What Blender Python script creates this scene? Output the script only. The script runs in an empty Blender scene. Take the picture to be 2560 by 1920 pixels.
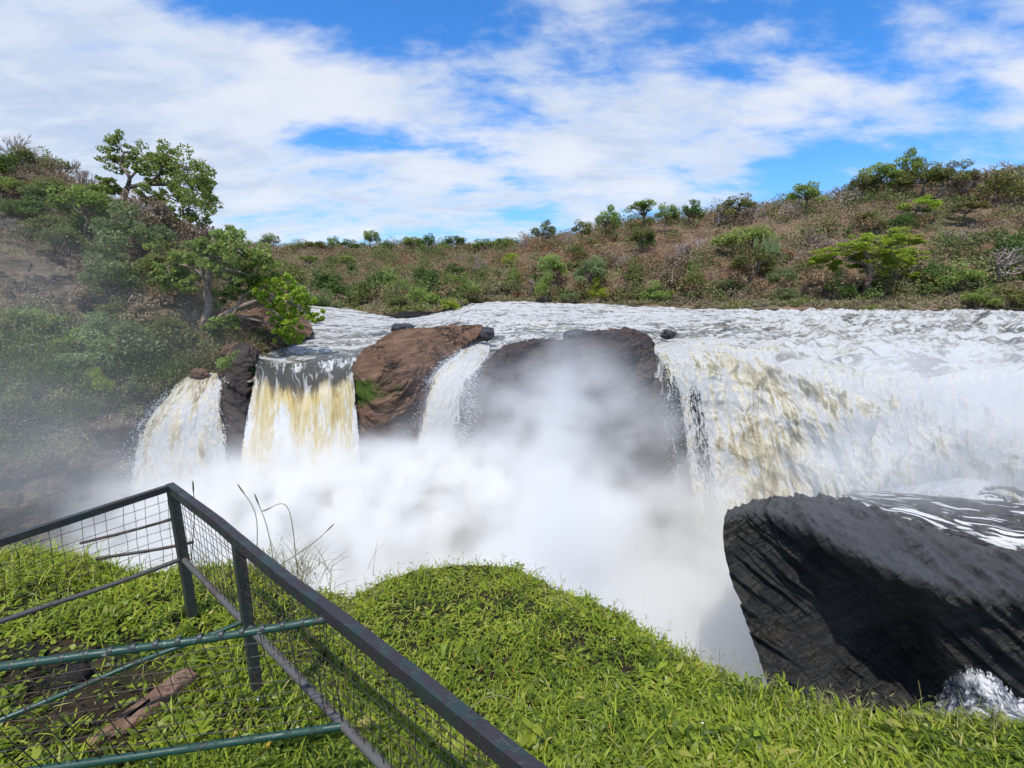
import bpy, math, random
import numpy as np
from mathutils import Vector

# ---------------------------------------------------------------- camera, sky, sun, exposure
S = bpy.context.scene
COL = S.collection
FPX, CX, CY = 1173.0, 1280.0, 960.0          # focal length and centre in photo pixels (2560 x 1920)
PITCH = math.radians(11.6)
SP, CP = math.sin(PITCH), math.cos(PITCH)
HC = 4.0                                      # eye height above the river upstream of the falls
cd = bpy.data.cameras.new('camera'); cam = bpy.data.objects.new('camera', cd); COL.objects.link(cam)
cam.location = (0, 0, HC); cam.rotation_euler = (math.radians(90) - PITCH, 0, 0)
cd.sensor_width = 36; cd.lens = 36 * FPX / 2560; cd.clip_start = 0.05; cd.clip_end = 8000
S.camera = cam
S.render.resolution_x, S.render.resolution_y = 1024, 768
S.view_settings.view_transform = 'Standard'; S.view_settings.look = 'None'
S.view_settings.exposure = 0.0; S.view_settings.gamma = 1.0; S.view_settings.use_curve_mapping = False
S.render.engine = 'CYCLES'
cy = S.cycles
cy.use_adaptive_sampling = True; cy.adaptive_threshold = 0.03; cy.adaptive_min_samples = 16
cy.use_denoising = True; cy.denoiser = 'OPENIMAGEDENOISE'
try: cy.denoising_input_passes = 'RGB_ALBEDO_NORMAL'
except Exception: pass
cy.max_bounces = 12; cy.diffuse_bounces = 3; cy.glossy_bounces = 2; cy.transmission_bounces = 3
cy.transparent_max_bounces = 12; cy.volume_bounces = 10
cy.caustics_reflective = False; cy.caustics_refractive = False
cy.sample_clamp_indirect = 6.0

SUN_EL, SUN_AZ = math.radians(64), math.radians(196)      # azimuth clockwise from +Y (the view direction)
to_sun = Vector((math.sin(SUN_AZ) * math.cos(SUN_EL), math.cos(SUN_AZ) * math.cos(SUN_EL), math.sin(SUN_EL)))
ld = bpy.data.lights.new('sun', 'SUN'); ld.energy = 4.2; ld.angle = math.radians(0.53); ld.color = (1.0, 0.95, 0.87)
sun = bpy.data.objects.new('sun', ld); COL.objects.link(sun); sun.location = (30, -10, 60)
sun.rotation_euler = (-to_sun).to_track_quat('-Z', 'Y').to_euler()

# ---------------------------------------------------------------- node helpers
class NT:
    """small helper round a node tree: every method adds a node and returns its first output"""
    def __init__(s, tree): s.t = tree; s.n = tree.nodes; s.l = tree.links
    def node(s, typ, **kw):
        n = s.n.new(typ)
        for k, v in kw.items(): setattr(n, k, v)
        return n
    def put(s, sock, v):
        if isinstance(v, bpy.types.NodeSocket): s.l.new(v, sock)
        elif v is not None:
            if isinstance(v, (tuple, list)) and len(v) == 3 and sock.type == 'RGBA': v = (*v, 1)
            sock.default_value = v
    def m(s, op, a, b=None, c=None, clamp=False):
        n = s.node('ShaderNodeMath', operation=op); n.use_clamp = clamp
        for i, v in enumerate((a, b, c)):
            if v is not None: s.put(n.inputs[i], v)
        return n.outputs[0]
    def vm(s, op, a, b=None):
        n = s.node('ShaderNodeVectorMath', operation=op)
        s.put(n.inputs[0], a)
        if b is not None: s.put(n.inputs[1], b)
        return n.outputs['Value'] if op in ('LENGTH', 'DOT_PRODUCT', 'DISTANCE') else n.outputs[0]
    def step(s, v, lo, hi, a=0.0, b=1.0):
        n = s.node('ShaderNodeMapRange', interpolation_type='SMOOTHSTEP')
        for k, x in ((0, v), (1, lo), (2, hi), (3, a), (4, b)): s.put(n.inputs[k], x)
        return n.outputs[0]
    def noise(s, vec, scale, detail=5, rough=0.55, dist=0.0, typ='FBM', lac=2.0, dim='3D'):
        n = s.node('ShaderNodeTexNoise'); n.noise_dimensions = dim; n.noise_type = typ
        s.put(n.inputs['Vector'], vec); n.inputs['Scale'].default_value = scale; n.inputs['Detail'].default_value = detail
        n.inputs['Roughness'].default_value = rough; n.inputs['Distortion'].default_value = dist; n.inputs['Lacunarity'].default_value = lac
        return n.outputs[0]
    def noisec(s, vec, scale, detail=3):
        n = s.node('ShaderNodeTexNoise'); s.put(n.inputs['Vector'], vec); n.inputs['Scale'].default_value = scale; n.inputs['Detail'].default_value = detail
        return n.outputs['Color']
    def map(s, vec, scale=(1, 1, 1), rot=(0, 0, 0), loc=(0, 0, 0)):
        n = s.node('ShaderNodeMapping'); s.put(n.inputs[0], vec)
        n.inputs['Scale'].default_value = scale; n.inputs['Rotation'].default_value = rot; n.inputs['Location'].default_value = loc
        return n.outputs[0]
    def mix(s, f, a, b, blend='MIX'):
        n = s.node('ShaderNodeMix', data_type='RGBA', blend_type=blend)
        s.put(n.inputs[0], f); s.put(n.inputs[6], a); s.put(n.inputs[7], b)
        return n.outputs[2]
    def ramp(s, f, stops):
        n = s.node('ShaderNodeValToRGB'); e = n.color_ramp.elements
        while len(e) < len(stops): e.new(0.5)
        for el, (p, c) in zip(e, stops): el.position = p; el.color = (*c, 1)
        s.put(n.inputs[0], f); return n.outputs[0]
    def attr(s, name):
        n = s.node('ShaderNodeAttribute', attribute_name=name); return n
    def bump(s, h, strength=0.5, dist=0.1):
        n = s.node('ShaderNodeBump'); n.inputs['Strength'].default_value = strength; n.inputs['Distance'].default_value = dist
        s.put(n.inputs['Height'], h); return n.outputs[0]

def new_mat(name):
    m = bpy.data.materials.new(name); m.use_nodes = True; m.node_tree.nodes.clear()
    q = NT(m.node_tree); q.out = q.node('ShaderNodeOutputMaterial'); return m, q
def principled(q, color, rough=0.8, normal=None, spec=0.3, **kw):
    p = q.node('ShaderNodeBsdfPrincipled'); q.put(p.inputs['Base Color'], color); q.put(p.inputs['Roughness'], rough)
    q.put(p.inputs['Specular IOR Level'], spec)
    if normal is not None: q.put(p.inputs['Normal'], normal)
    for k, v in kw.items(): q.put(p.inputs[k], v)
    return p.outputs[0]

# ---------------------------------------------------------------- sky: Nishita with a broken layer of cloud
W = bpy.data.worlds.new('World'); S.world = W; W.use_nodes = True; W.cycles.sampling_method = 'MANUAL'; W.cycles.sample_map_resolution = 256; W.node_tree.nodes.clear()
q = NT(W.node_tree)
sky = q.node('ShaderNodeTexSky', sky_type='NISHITA'); sky.sun_disc = False
sky.sun_elevation = SUN_EL; sky.sun_rotation = SUN_AZ; sky.altitude = 600; sky.air_density = 1.0; sky.dust_density = 0.6; sky.ozone_density = 2.5
SKY = 0.14
tc = q.node('ShaderNodeTexCoord'); d = tc.outputs['Generated']
sx = q.node('ShaderNodeSeparateXYZ'); q.put(sx.inputs[0], d)
X, Y, Z = sx.outputs
up = q.m('MAXIMUM', Z, 0.0)
den = q.m('ADD', up, 0.28)
pl = q.node('ShaderNodeCombineXYZ'); q.put(pl.inputs[0], q.m('DIVIDE', X, den)); q.put(pl.inputs[1], q.m('DIVIDE', Y, den))
P2 = pl.outputs[0]
azel = q.node('ShaderNodeCombineXYZ')                     # azimuth (right positive) and elevation, radians
az = q.m('ARCTAN2', X, Y); el = q.m('ARCSINE', Z)
q.put(azel.inputs[0], az); q.put(azel.inputs[1], el); AE = azel.outputs[0]
def blob(a, e, ra, re, rot=0.0):
    v = q.map(AE, loc=(-math.radians(a), -math.radians(e), 0))
    v = q.map(v, rot=(0, 0, rot)); v = q.map(v, scale=(1 / math.radians(ra), 1 / math.radians(re), 1))
    return q.step(q.vm('LENGTH', v), 1.0, 0.15)
n_big = q.noise(q.map(P2, scale=(0.8, 1.15, 1), rot=(0, 0, 0.3), loc=(3.1, 1.7, 0)), 2.0, 4, 0.55, 0.0, dim='2D')
n_fine = q.noise(q.map(P2, scale=(0.75, 1.3, 1), rot=(0, 0, 0.5), loc=(7.7, 2.2, 0)), 5.0, 7, 0.60, 0.12, dim='2D')
cov = q.m('ADD', q.m('MULTIPLY', n_big, 0.9), q.m('MULTIPLY', n_fine, 1.25))
cov = q.m('SUBTRACT', cov, 0.49)
def pix_dir(px, py):
    u, v = (px - CX) / FPX, (py - CY) / FPX
    x, y, z = u, CP - v * SP, -(SP + v * CP)
    L = math.sqrt(x * x + y * y + z * z)
    return math.degrees(math.atan2(x, y)), math.degrees(math.asin(z / L))
bias = None
for px, py, ra, re, rot, w in (
        (150, 150, 24, 20, 0, .42), (250, 450, 22, 13, 0, .36), (620, 150, 12, 6, 0, .20), (900, 235, 15, 6.5, .1, .34), (1500, 260, 20, 8, 0, .32), (1850, 300, 13, 6, -.2, .16),
        (1100, 480, 30, 7, 0, .26), (1650, 420, 18, 6, 0, .22), (1300, 30, 6, 3, 0, .10), (2350, 300, 14, 4, .3, .12), (2300, 430, 10, 3, .2, .12),
        (760, 50, 16, 6, 0, -.42), (560, 30, 7, 6, 0, -.25), (1060, 80, 12, 5, 0, -.26), (1450, 110, 12, 4.5, .15, -.18), (1850, 90, 18, 7, .2, -.22), (2350, 160, 16, 7, .3, -.12),
        (920, 335, 11, 2.6, -.1, -.46), (2010, 455, 8, 3.4, .3, -.42), (1800, 210, 8, 2.5, .2, -.25), (1330, 535, 9, 1.2, 0, -.16), (2300, 420, 14, 4, .2, -.15)):
    a, e = pix_dir(px, py)
    t = q.m('MULTIPLY', blob(a, e, ra, re, rot), w)
    bias = t if bias is None else q.m('ADD', bias, t)
c = q.m('ADD', cov, bias)
alpha = q.step(c, 0.30, 0.98)
thick = q.step(c, 0.62, 1.15)
wob = q.noise(q.map(P2, scale=(0.5, 1.1, 1), rot=(0, 0, 0.2), loc=(1, 5, 0)), 7.5, 6, 0.6, 0.3, dim='2D')
shade = q.m('MULTIPLY', thick, q.step(wob, 0.30, 0.66))
cloud = q.mix(shade, (5.5, 5.95, 6.6), (4.1, 4.75, 5.9))
cloud = q.mix(q.step(n_big, .45, .7), cloud, (6.2, 6.4, 6.8))
low = q.step(Z, 0.30, -0.02)                               # near the horizon the layer closes to a pale veil
blue = q.mix(1.0, sky.outputs[0], (0.44, 1.06, 1.66), 'MULTIPLY')
col = q.mix(q.m('MULTIPLY', low, 0.5), blue, (3.6, 4.9, 7.0))
col = q.mix(q.m('MULTIPLY', alpha, 0.90), col, cloud)
bg = q.node('ShaderNodeBackground'); q.put(bg.inputs[0], col); bg.inputs[1].default_value = SKY
wo = q.node('ShaderNodeOutputWorld'); q.l.new(bg.outputs[0], wo.inputs[0])

# ---------------------------------------------------------------- geometry helpers
def P(px, py, D):
    """world point seen at photo pixel (px, py) at D metres ahead (vectorised)"""
    px, py, D = np.asarray(px, float), np.asarray(py, float), np.asarray(D, float)
    u, v = (px - CX) / FPX, (py - CY) / FPX
    t = D / (CP - v * SP)
    return np.stack([u * t, D + 0 * u, HC - t * (SP + v * CP)], -1)
def proj(p):
    p = np.asarray(p, float); x, y, z = p[..., 0], p[..., 1], p[..., 2] - HC
    zc = y * CP - z * SP; vv = -(z * CP + y * SP)
    return CX + FPX * x / zc, CY + FPX * vv / zc
RNG = np.random.default_rng(11)
_perm = RNG.permutation(256); _perm = np.concatenate([_perm, _perm, _perm])
_g = RNG.normal(size=(256, 3)); _g /= np.linalg.norm(_g, axis=1)[:, None]
def perlin(p):
    p = np.asarray(p, float); i = np.floor(p).astype(int); f = p - i; i &= 255
    w = f * f * f * (f * (f * 6 - 15) + 10); r = 0
    for dx in (0, 1):
        for dy in (0, 1):
            for dz in (0, 1):
                h = _perm[_perm[_perm[(i[..., 0] + dx) & 255] + ((i[..., 1] + dy) & 255)] + ((i[..., 2] + dz) & 255)]
                dot = _g[h, 0] * (f[..., 0] - dx) + _g[h, 1] * (f[..., 1] - dy) + _g[h, 2] * (f[..., 2] - dz)
                r = r + dot * (w[..., 0] if dx else 1 - w[..., 0]) * (w[..., 1] if dy else 1 - w[..., 1]) * (w[..., 2] if dz else 1 - w[..., 2])
    return r * 1.6
def fbm(p, o=5, gain=0.5, ridged=False, lac=2.03):
    p = np.asarray(p, float); a, s, r = 1.0, 0.0, 0
    for k in range(o):
        n = perlin(p + 17.3 * k)
        if ridged: n = 1 - 2 * np.abs(n)
        r = r + a * n; s += a; a *= gain; p = p * lac
    return r / s
def sstep(x, a, b):
    t = np.clip((x - a) / (b - a), 0, 1); return t * t * (3 - 2 * t)
def cr(pts, n):
    """Catmull-Rom through pts (k x m x 3) along axis 0, n samples"""
    k = len(pts); t = np.linspace(0, k - 1, n); i = np.minimum(t.astype(int), k - 2); f = (t - i).reshape(-1, *([1] * (pts.ndim - 1)))
    g = lambda j: pts[np.clip(j, 0, k - 1)]
    p0 = np.where((i == 0).reshape(f.shape), 2 * g(i) - g(i + 1), g(i - 1)); p1, p2 = g(i), g(i + 1)
    p3 = np.where((i == k - 2).reshape(f.shape), 2 * g(i + 1) - g(i), g(i + 2))
    return 0.5 * (2 * p1 + (p2 - p0) * f + (2 * p0 - 5 * p1 + 4 * p2 - p3) * f ** 2 + (3 * p1 - p0 - 3 * p2 + p3) * f ** 3)
def loft(rows, nu, nv):
    """rows: lists of (px, py, D); returns an nv x nu x 3 grid. v runs over the rows, u along them"""
    g = []
    for r in rows:
        a = np.array(r, float); g.append(cr(a, nu))
    G = np.stack(g)                                   # rows x nu x 3 (px, py, D)
    Q = P(G[..., 0], G[..., 1], G[..., 2])
    return cr(Q, nv)
def grid_normals(g):
    du = np.gradient(g, axis=1); dv = np.gradient(g, axis=0)
    n = np.cross(du, dv); return n / (np.linalg.norm(n, axis=-1, keepdims=True) + 1e-9)
def smooth_grid(g, it=2):
    for _ in range(it):
        h = g.copy(); h[1:-1, 1:-1] = (g[1:-1, 1:-1] * 2 + g[:-2, 1:-1] + g[2:, 1:-1] + g[1:-1, :-2] + g[1:-1, 2:]) / 6; g = h
    return g
def mesh_from(name, V, F, mats=(), attrs=None, uv=None, smooth=True, mat_idx=None):
    """V n x 3, F m x 4 (or m x 3) index arrays; attrs = {name: per-vertex floats}"""
    me = bpy.data.meshes.new(name); V = np.ascontiguousarray(V, np.float32); F = np.ascontiguousarray(F, np.int32); k = F.shape[1]
    me.vertices.add(len(V)); me.vertices.foreach_set('co', V.ravel())
    me.loops.add(F.size); me.loops.foreach_set('vertex_index', F.ravel())
    me.polygons.add(len(F)); me.polygons.foreach_set('loop_start', np.arange(0, F.size, k, dtype=np.int32))
    me.polygons.foreach_set('use_smooth', np.full(len(F), bool(smooth)))
    for m in mats: me.materials.append(m)
    if mat_idx is not None: me.polygons.foreach_set('material_index', np.asarray(mat_idx, np.int32))
    me.update(calc_edges=True)
    for an, av in (attrs or {}).items():
        a = me.attributes.new(an, 'FLOAT', 'POINT'); a.data.foreach_set('value', np.ascontiguousarray(av, np.float32).ravel())
    if uv is not None:
        l = me.uv_layers.new(name='UVMap'); l.data.foreach_set('uv', np.ascontiguousarray(np.asarray(uv, np.float32)[F.ravel()]).ravel())
    return me
def grid_faces(nv, nu, off=0):
    i = np.arange(nv - 1)[:, None] * nu + np.arange(nu - 1)[None]
    return (np.stack([i, i + 1, i + nu + 1, i + nu], -1).reshape(-1, 4) + off)
def grid_uv(g):
    du = np.linalg.norm(np.diff(g, axis=1), axis=-1).mean(0); dv = np.linalg.norm(np.diff(g, axis=0), axis=-1).mean(1)
    u = np.concatenate([[0], np.cumsum(du)]); v = np.concatenate([[0], np.cumsum(dv)])
    U, Vv = np.meshgrid(u, v); return np.stack([U, Vv], -1)
def obj(name, me, parent=None, label=None, cat=None, group=None, kind=None, loc=None):
    o = bpy.data.objects.new(name, me); COL.objects.link(o)
    if parent is not None: o.parent = parent
    if loc is not None: o.location = loc
    for k, v in (('label', label), ('category', cat), ('group', group), ('kind', kind)):
        if v: o[k] = v
    return o
def thing(name, loc, label, cat, group=None, rz=0.0, sc=1.0):
    o = obj(name, None, None, label, cat, group, None, loc); o.rotation_euler = (0, 0, rz); o.scale = (sc,) * 3 if not isinstance(sc, tuple) else sc
    o.empty_display_size = 0.2; return o
class MB:
    """collects quads into one mesh"""
    def __init__(s): s.V, s.F, s.A, s.n = [], [], [], 0
    def add(s, V, F, tint=0.5):
        V = np.asarray(V, float).reshape(-1, 3); F = np.asarray(F).reshape(-1, 4)
        s.V.append(V); s.F.append(F + s.n); s.A.append(np.broadcast_to(np.asarray(tint, float), (len(V),)).copy()); s.n += len(V)
    def tube(s, pts, rad, k=6, tint=0.5, cap=True):
        pts = np.asarray(pts, float); rad = np.broadcast_to(np.asarray(rad, float), (len(pts),))
        t = np.gradient(pts, axis=0); t /= np.linalg.norm(t, axis=1)[:, None] + 1e-9
        ref = np.array([0, 0, 1.0]) if abs(t[:, 2]).mean() < 0.9 else np.array([1.0, 0, 0])
        a = np.cross(t, ref); a /= np.linalg.norm(a, axis=1)[:, None] + 1e-9; b = np.cross(t, a)
        th = np.arange(k) / k * 2 * np.pi
        R = pts[:, None] + rad[:, None, None] * (a[:, None] * np.cos(th)[None, :, None] + b[:, None] * np.sin(th)[None, :, None])
        n = len(pts); i = np.arange(n - 1)[:, None] * k; j = np.arange(k)[None]; j2 = (j + 1) % k
        F = np.stack([i + j, i + j2, i + k + j2, i + k + j], -1).reshape(-1, 4)
        if cap and k in (4, 6):
            caps = [[3, 2, 1, 0]] if k == 4 else [[3, 2, 1, 0], [5, 4, 3, 0]]
            e = (n - 1) * k; caps += [[e + x for x in c[::-1]] for c in caps]; F = np.concatenate([F, np.array(caps)])
        s.add(R.reshape(-1, 3), F, tint)
    def box(s, a, b, w, h, upv=(0, 0, 1), tint=0.5):
        """bar of section w x h from a to b"""
        a, b, upv = (np.asarray(x, float) for x in (a, b, upv)); t = (b - a) / np.linalg.norm(b - a)
        x = np.cross(t, upv); x /= np.linalg.norm(x); y = np.cross(x, t)
        c = [p + x * w / 2 * i + y * h / 2 * j for p in (a, b) for i, j in ((-1, -1), (1, -1), (1, 1), (-1, 1))]
        s.add(c, [[3, 2, 1, 0], [4, 5, 6, 7], [0, 1, 5, 4], [1, 2, 6, 5], [2, 3, 7, 6], [3, 0, 4, 7]], tint)
    def mesh(s, name, mats, smooth=True):
        return mesh_from(name, np.concatenate(s.V), np.concatenate(s.F), mats, {'tint': np.concatenate(s.A)}, smooth=smooth)

# ---------------------------------------------------------------- materials of the setting
def water_mat(name, foam_lo, foam_hi, deep, foam=(0.86, 0.85, 0.82), sx=1.0, sy=1.0, edge=False, lip=None, mid=None, bumpd=0.25, rid=0.22, streak=0.0, patch=0.0, spec=0.5, transl=0.25):
    """white water: filaments and patches of foam (attribute 'foam' plus noise along the flow) over brown-grey water"""
    m, q = new_mat(name)
    uv = q.node('ShaderNodeUVMap', uv_map='UVMap').outputs[0]
    a = q.map(uv, scale=(sx, sy, 1))
    fo = q.attr('foam').outputs['Fac']
    n1 = q.noise(a, 0.9, 7, 0.70, 0.5, dim='2D')
    n2 = q.noise(q.map(a, loc=(4.2, 9.1, 0)), 1.7, 5, 0.62, 1.2, 'RIDGED_MULTIFRACTAL', dim='2D')
    n3 = q.noise(q.map(a, loc=(1.2, 3.1, 0)), 7.0, 3, 0.6, 0.0, dim='2D')
    s = q.m('MULTIPLY_ADD', n1, 1.7, -0.35 - 0.35 * rid)            # centred on 0.5
    s = q.m('ADD', s, q.m('MULTIPLY', q.step(n2, 0.03, 0.30), rid))
    if patch: s = q.m('ADD', s, q.m('MULTIPLY', q.m('SUBTRACT', q.noise(q.map(uv, scale=(0.10, 0.28, 1), loc=(6, 1, 0)), 1.0, 4, 0.6, 0.4, dim='2D'), 0.5), patch))
    if streak: s = q.m('ADD', s, q.m('MULTIPLY', q.m('SUBTRACT', q.noise(q.map(uv, scale=(2.6, 0.16, 1), loc=(3, 8, 0)), 1.0, 5, 0.65, 0.2, dim='2D'), 0.5), streak))
    s = q.m('ADD', s, q.m('MULTIPLY_ADD', n3, 0.6, -0.30))
    s = q.m('ADD', s, q.m('SUBTRACT', fo, 0.5))
    f = q.step(s, foam_lo, foam_hi)
    base = q.mix(q.step(n1, 0.35, 0.65), deep, tuple(min(1, c * 1.9) for c in deep))
    if mid is not None: base = q.mix(q.step(s, foam_lo - 0.35, foam_lo + 0.05), base, mid)
    if lip is not None:                                  # smooth dark water bending over the lip, before it breaks
        su = q.node('ShaderNodeSeparateXYZ'); q.put(su.inputs[0], uv)
        base = q.mix(q.step(q.m('MULTIPLY_ADD', n1, 2.6, su.outputs[1]), lip[0], lip[1]), (0.075, 0.07, 0.058), base)
        f = q.m('MAXIMUM', f, q.m('MULTIPLY', q.m('MULTIPLY', q.step(n2, 0.20, 0.60), 0.4), q.step(su.outputs[1], lip[1] + .3, lip[0] - 1.5)))
    colr = q.mix(f, base, foam)
    rough = q.m('MULTIPLY_ADD', f, 0.55, 0.16)
    h = q.m('ADD', q.m('MULTIPLY', s, 0.6), q.m('MULTIPLY', n3, 0.25))
    sh = principled(q, colr, rough, q.bump(h, 0.9, bumpd), spec)
    tr = q.node('ShaderNodeBsdfTranslucent'); q.put(tr.inputs[0], foam)
    mx = q.node('ShaderNodeMixShader'); q.put(mx.inputs[0], q.m('MULTIPLY', f, transl)); q.l.new(sh, mx.inputs[1]); q.l.new(tr.outputs[0], mx.inputs[2])
    res = mx.outputs[0]
    if edge:                                             # falling sheets break into drops where they thin out
        ed = q.attr('edge').outputs['Fac']
        n4 = q.noise(q.map(uv, scale=(5.0, 1.1, 1), loc=(9, 2, 0)), 1.6, 5, 0.7, 0.3, dim='2D')
        n5 = q.noise(q.map(uv, scale=(9.0, 6.0, 1)), 2.0, 2, 0.6, dim='2D')
        al = q.step(q.m('SUBTRACT', q.m('ADD', q.m('MULTIPLY', n4, 0.8), q.m('MULTIPLY', n5, 0.5)), ed), 0.10, 0.16)
        t = q.node('ShaderNodeBsdfTransparent'); mm = q.node('ShaderNodeMixShader')
        q.put(mm.inputs[0], al); q.l.new(t.outputs[0], mm.inputs[1]); q.l.new(res, mm.inputs[2]); res = mm.outputs[0]
    q.l.new(res, q.out.inputs[0]); return m
def rock_mat(name, c1, c2, c3, rough=0.75, scale=1.0, rot=(0, 0, 0), stretch=(1, 1, 5), moss=None, wet=0.0, spec=0.3, top=None):
    """layered rock: strata by stretched noise, patches, cracks; moss where the attribute 'moss' says"""
    m, q = new_mat(name)
    tcn = q.node('ShaderNodeTexCoord'); o = tcn.outputs['Object']
    s = q.map(q.map(o, rot=rot), scale=stretch)
    n1 = q.noise(s, 0.7 * scale, 8, 0.62, 0.5); n2 = q.noise(o, 0.5 * scale, 6, 0.6, 0.3); n3 = q.noise(s, 2.4 * scale, 8, 0.7, 0.8)
    crack = q.step(q.noise(s, 0.9 * scale, 5, 0.55, 0.7, 'RIDGED_MULTIFRACTAL'), 0.2, 0.5)
    c = q.mix(q.step(n1, 0.38, 0.62), c1, c2); c = q.mix(q.step(n2, 0.5, 0.72), c, c3)
    c = q.mix(q.m('MULTIPLY', q.step(n3, 0.52, 0.7), 0.55), c, tuple(x * 0.35 for x in c1))
    def line(v, w): return q.step(q.m('ABSOLUTE', q.m('SUBTRACT', v, 0.5)), 0.0, w)      # wavy open joints along the bedding
    sj = q.map(q.map(o, rot=rot), scale=(stretch[0], stretch[1], stretch[2] * 1.3))
    vc = q.m('MINIMUM', line(q.noise(sj, 0.55 * scale, 5, 0.55, 0.3), 0.022), line(q.noise(q.map(sj, loc=(5, 3, 9)), 0.9 * scale, 5, 0.6, 0.5), 0.018))
    vc = q.m('MAXIMUM', vc, q.step(n2, 0.60, 0.50))
    c = q.mix(q.m('MULTIPLY', q.m('SUBTRACT', 1.0, vc), 0.85), c, tuple(x * 0.15 for x in c1))
    if top is not None:  # light from above put into the colour: upward faces painted lighter
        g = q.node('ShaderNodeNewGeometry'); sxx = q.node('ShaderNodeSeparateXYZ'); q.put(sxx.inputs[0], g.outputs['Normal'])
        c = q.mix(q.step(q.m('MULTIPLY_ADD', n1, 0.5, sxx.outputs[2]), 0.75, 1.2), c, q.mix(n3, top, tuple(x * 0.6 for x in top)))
    if moss is not None:
        mo = q.attr('moss').outputs['Fac']
        f = q.step(q.m('ADD', q.m('MULTIPLY', q.noise(o, 1.8, 7, .65), 0.9), mo), 1.0, 1.22)
        c = q.mix(f, c, q.mix(n3, moss, tuple(x * 0.4 for x in moss)))
    h = q.m('ADD', q.m('MULTIPLY', n1, 0.7), q.m('MULTIPLY', n3, 0.5)); h = q.m('SUBTRACT', h, q.m('MULTIPLY', crack, 0.25)); h = q.m('MULTIPLY_ADD', vc, 0.55, h)
    sh = principled(q, c, q.m('MULTIPLY_ADD', n3, 0.3, rough - 0.15), q.bump(h, 1.0, 0.30 / scale), spec)
    q.l.new(sh, q.out.inputs[0]); return m

M_RIVER = water_mat('river_water', 0.51, 0.77, (0.05, 0.047, 0.038), foam=(0.66, 0.65, 0.62), sx=0.34, sy=0.62, mid=(0.27, 0.245, 0.19), bumpd=0.22, rid=0.42, patch=1.1)
M_FALL = water_mat('fall_water', 0.38, 0.68, (0.22, 0.18, 0.11), sx=1.4, sy=0.45, edge=True, mid=(0.55, 0.49, 0.37), bumpd=0.1, streak=1.0, spec=0.2, transl=0.45)
M_YELLOW = water_mat('fall_water_ochre', 0.52, 0.92, (0.42, 0.31, 0.12), sx=1.5, sy=0.22, edge=True, mid=(0.60, 0.50, 0.29), lip=(4.5, 5.7), bumpd=0.1, streak=0.25, spec=0.12, rid=0.06)
M_CHUTE = water_mat('chute_water', 0.42, 0.72, (0.27, 0.235, 0.15), foam=(0.82, 0.81, 0.78), patch=1.1, rid=0.35, sx=0.62, sy=0.42, edge=True, mid=(0.54, 0.50, 0.39), bumpd=0.13, streak=2.0, spec=0.15, transl=0.5)
M_BROWN = rock_mat('brown_rock', (0.13, 0.075, 0.047), (0.23, 0.135, 0.085), (0.085, 0.06, 0.045), 0.8, 1.2, (0.1, 0.35, 0), (1, 1, 4), moss=(0.075, 0.12, 0.012), spec=0.25)
M_DARK = rock_mat('dark_rock', (0.045, 0.033, 0.027), (0.085, 0.058, 0.045), (0.022, 0.02, 0.02), 0.6, 1.0, (0.1, 0.2, 0), (1, 1, 3.5), moss=(0.05, 0.07, 0.015), spec=0.35)
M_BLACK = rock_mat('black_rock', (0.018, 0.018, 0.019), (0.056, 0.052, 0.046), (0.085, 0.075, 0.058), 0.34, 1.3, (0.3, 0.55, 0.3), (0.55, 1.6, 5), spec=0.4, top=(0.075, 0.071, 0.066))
M_CLIFF = rock_mat('cliff_rock', (0.11, 0.085, 0.055), (0.20, 0.15, 0.10), (0.06, 0.05, 0.035), 0.85, 0.9, (0.2, 0.15, 0), (1, 1, 4), moss=(0.06, 0.095, 0.018), spec=0.15)
def soil_mat(name, a, b, c_, sc):
    m, q = new_mat(name); o = q.node('ShaderNodeTexCoord').outputs['Object']
    n = q.noise(o, sc, 8, 0.65, 0.4); n2 = q.noise(o, sc * 0.25, 5, 0.6)
    c = q.mix(q.step(n, .35, .68), a, b); c = q.mix(q.step(n2, .48, .62), c, c_)
    c = q.mix(q.attr('moss').outputs['Fac'], c, (0.022, 0.02, 0.018))
    q.l.new(principled(q, c, 0.95, q.bump(n, 0.8, 0.3 / sc), 0.1), q.out.inputs[0]); return m
M_HILL = soil_mat('dry_hill_soil', (0.17, 0.12, 0.08), (0.25, 0.17, 0.11), (0.14, 0.12, 0.07), 0.35)
M_BANK = soil_mat('grassy_bank_soil', (0.10, 0.09, 0.035), (0.16, 0.14, 0.06), (0.07, 0.08, 0.025), 0.6)
M_SOIL = soil_mat('dark_soil', (0.028, 0.02, 0.014), (0.055, 0.04, 0.026), (0.035, 0.045, 0.015), 3.0)
M_GROUND = soil_mat('plain_earth', (0.10, 0.08, 0.05), (0.14, 0.11, 0.07), (0.08, 0.08, 0.04), 0.02)

def ledges(b, sharp=.09):
    """stair-steps of a bedding coordinate: rock breaking along its layers"""
    fl = np.floor(b); fr = b - fl; return fl + sstep(fr, .5 - sharp, .5 + sharp) - b
def surface(name, g, mat, foam=None, edge=None, moss=None, **kw):
    nv, nu = g.shape[:2]; at = {}
    for k, v in (('foam', foam), ('edge', edge), ('moss', moss)):
        if v is not None: at[k] = np.broadcast_to(v, (nv, nu))
    me = mesh_from(name, g.reshape(-1, 3), grid_faces(nv, nu), [mat], at, grid_uv(g).reshape(-1, 2))
    return obj(name, me, **kw)

# ---------------------------------------------------------------- the earth below and beyond
g = np.array([[[-420, -420, -26], [420, -420, -26]], [[-420, 420, -26], [420, 420, -26]]], float)
surface('ground', g, M_GROUND, kind='structure')

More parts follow.
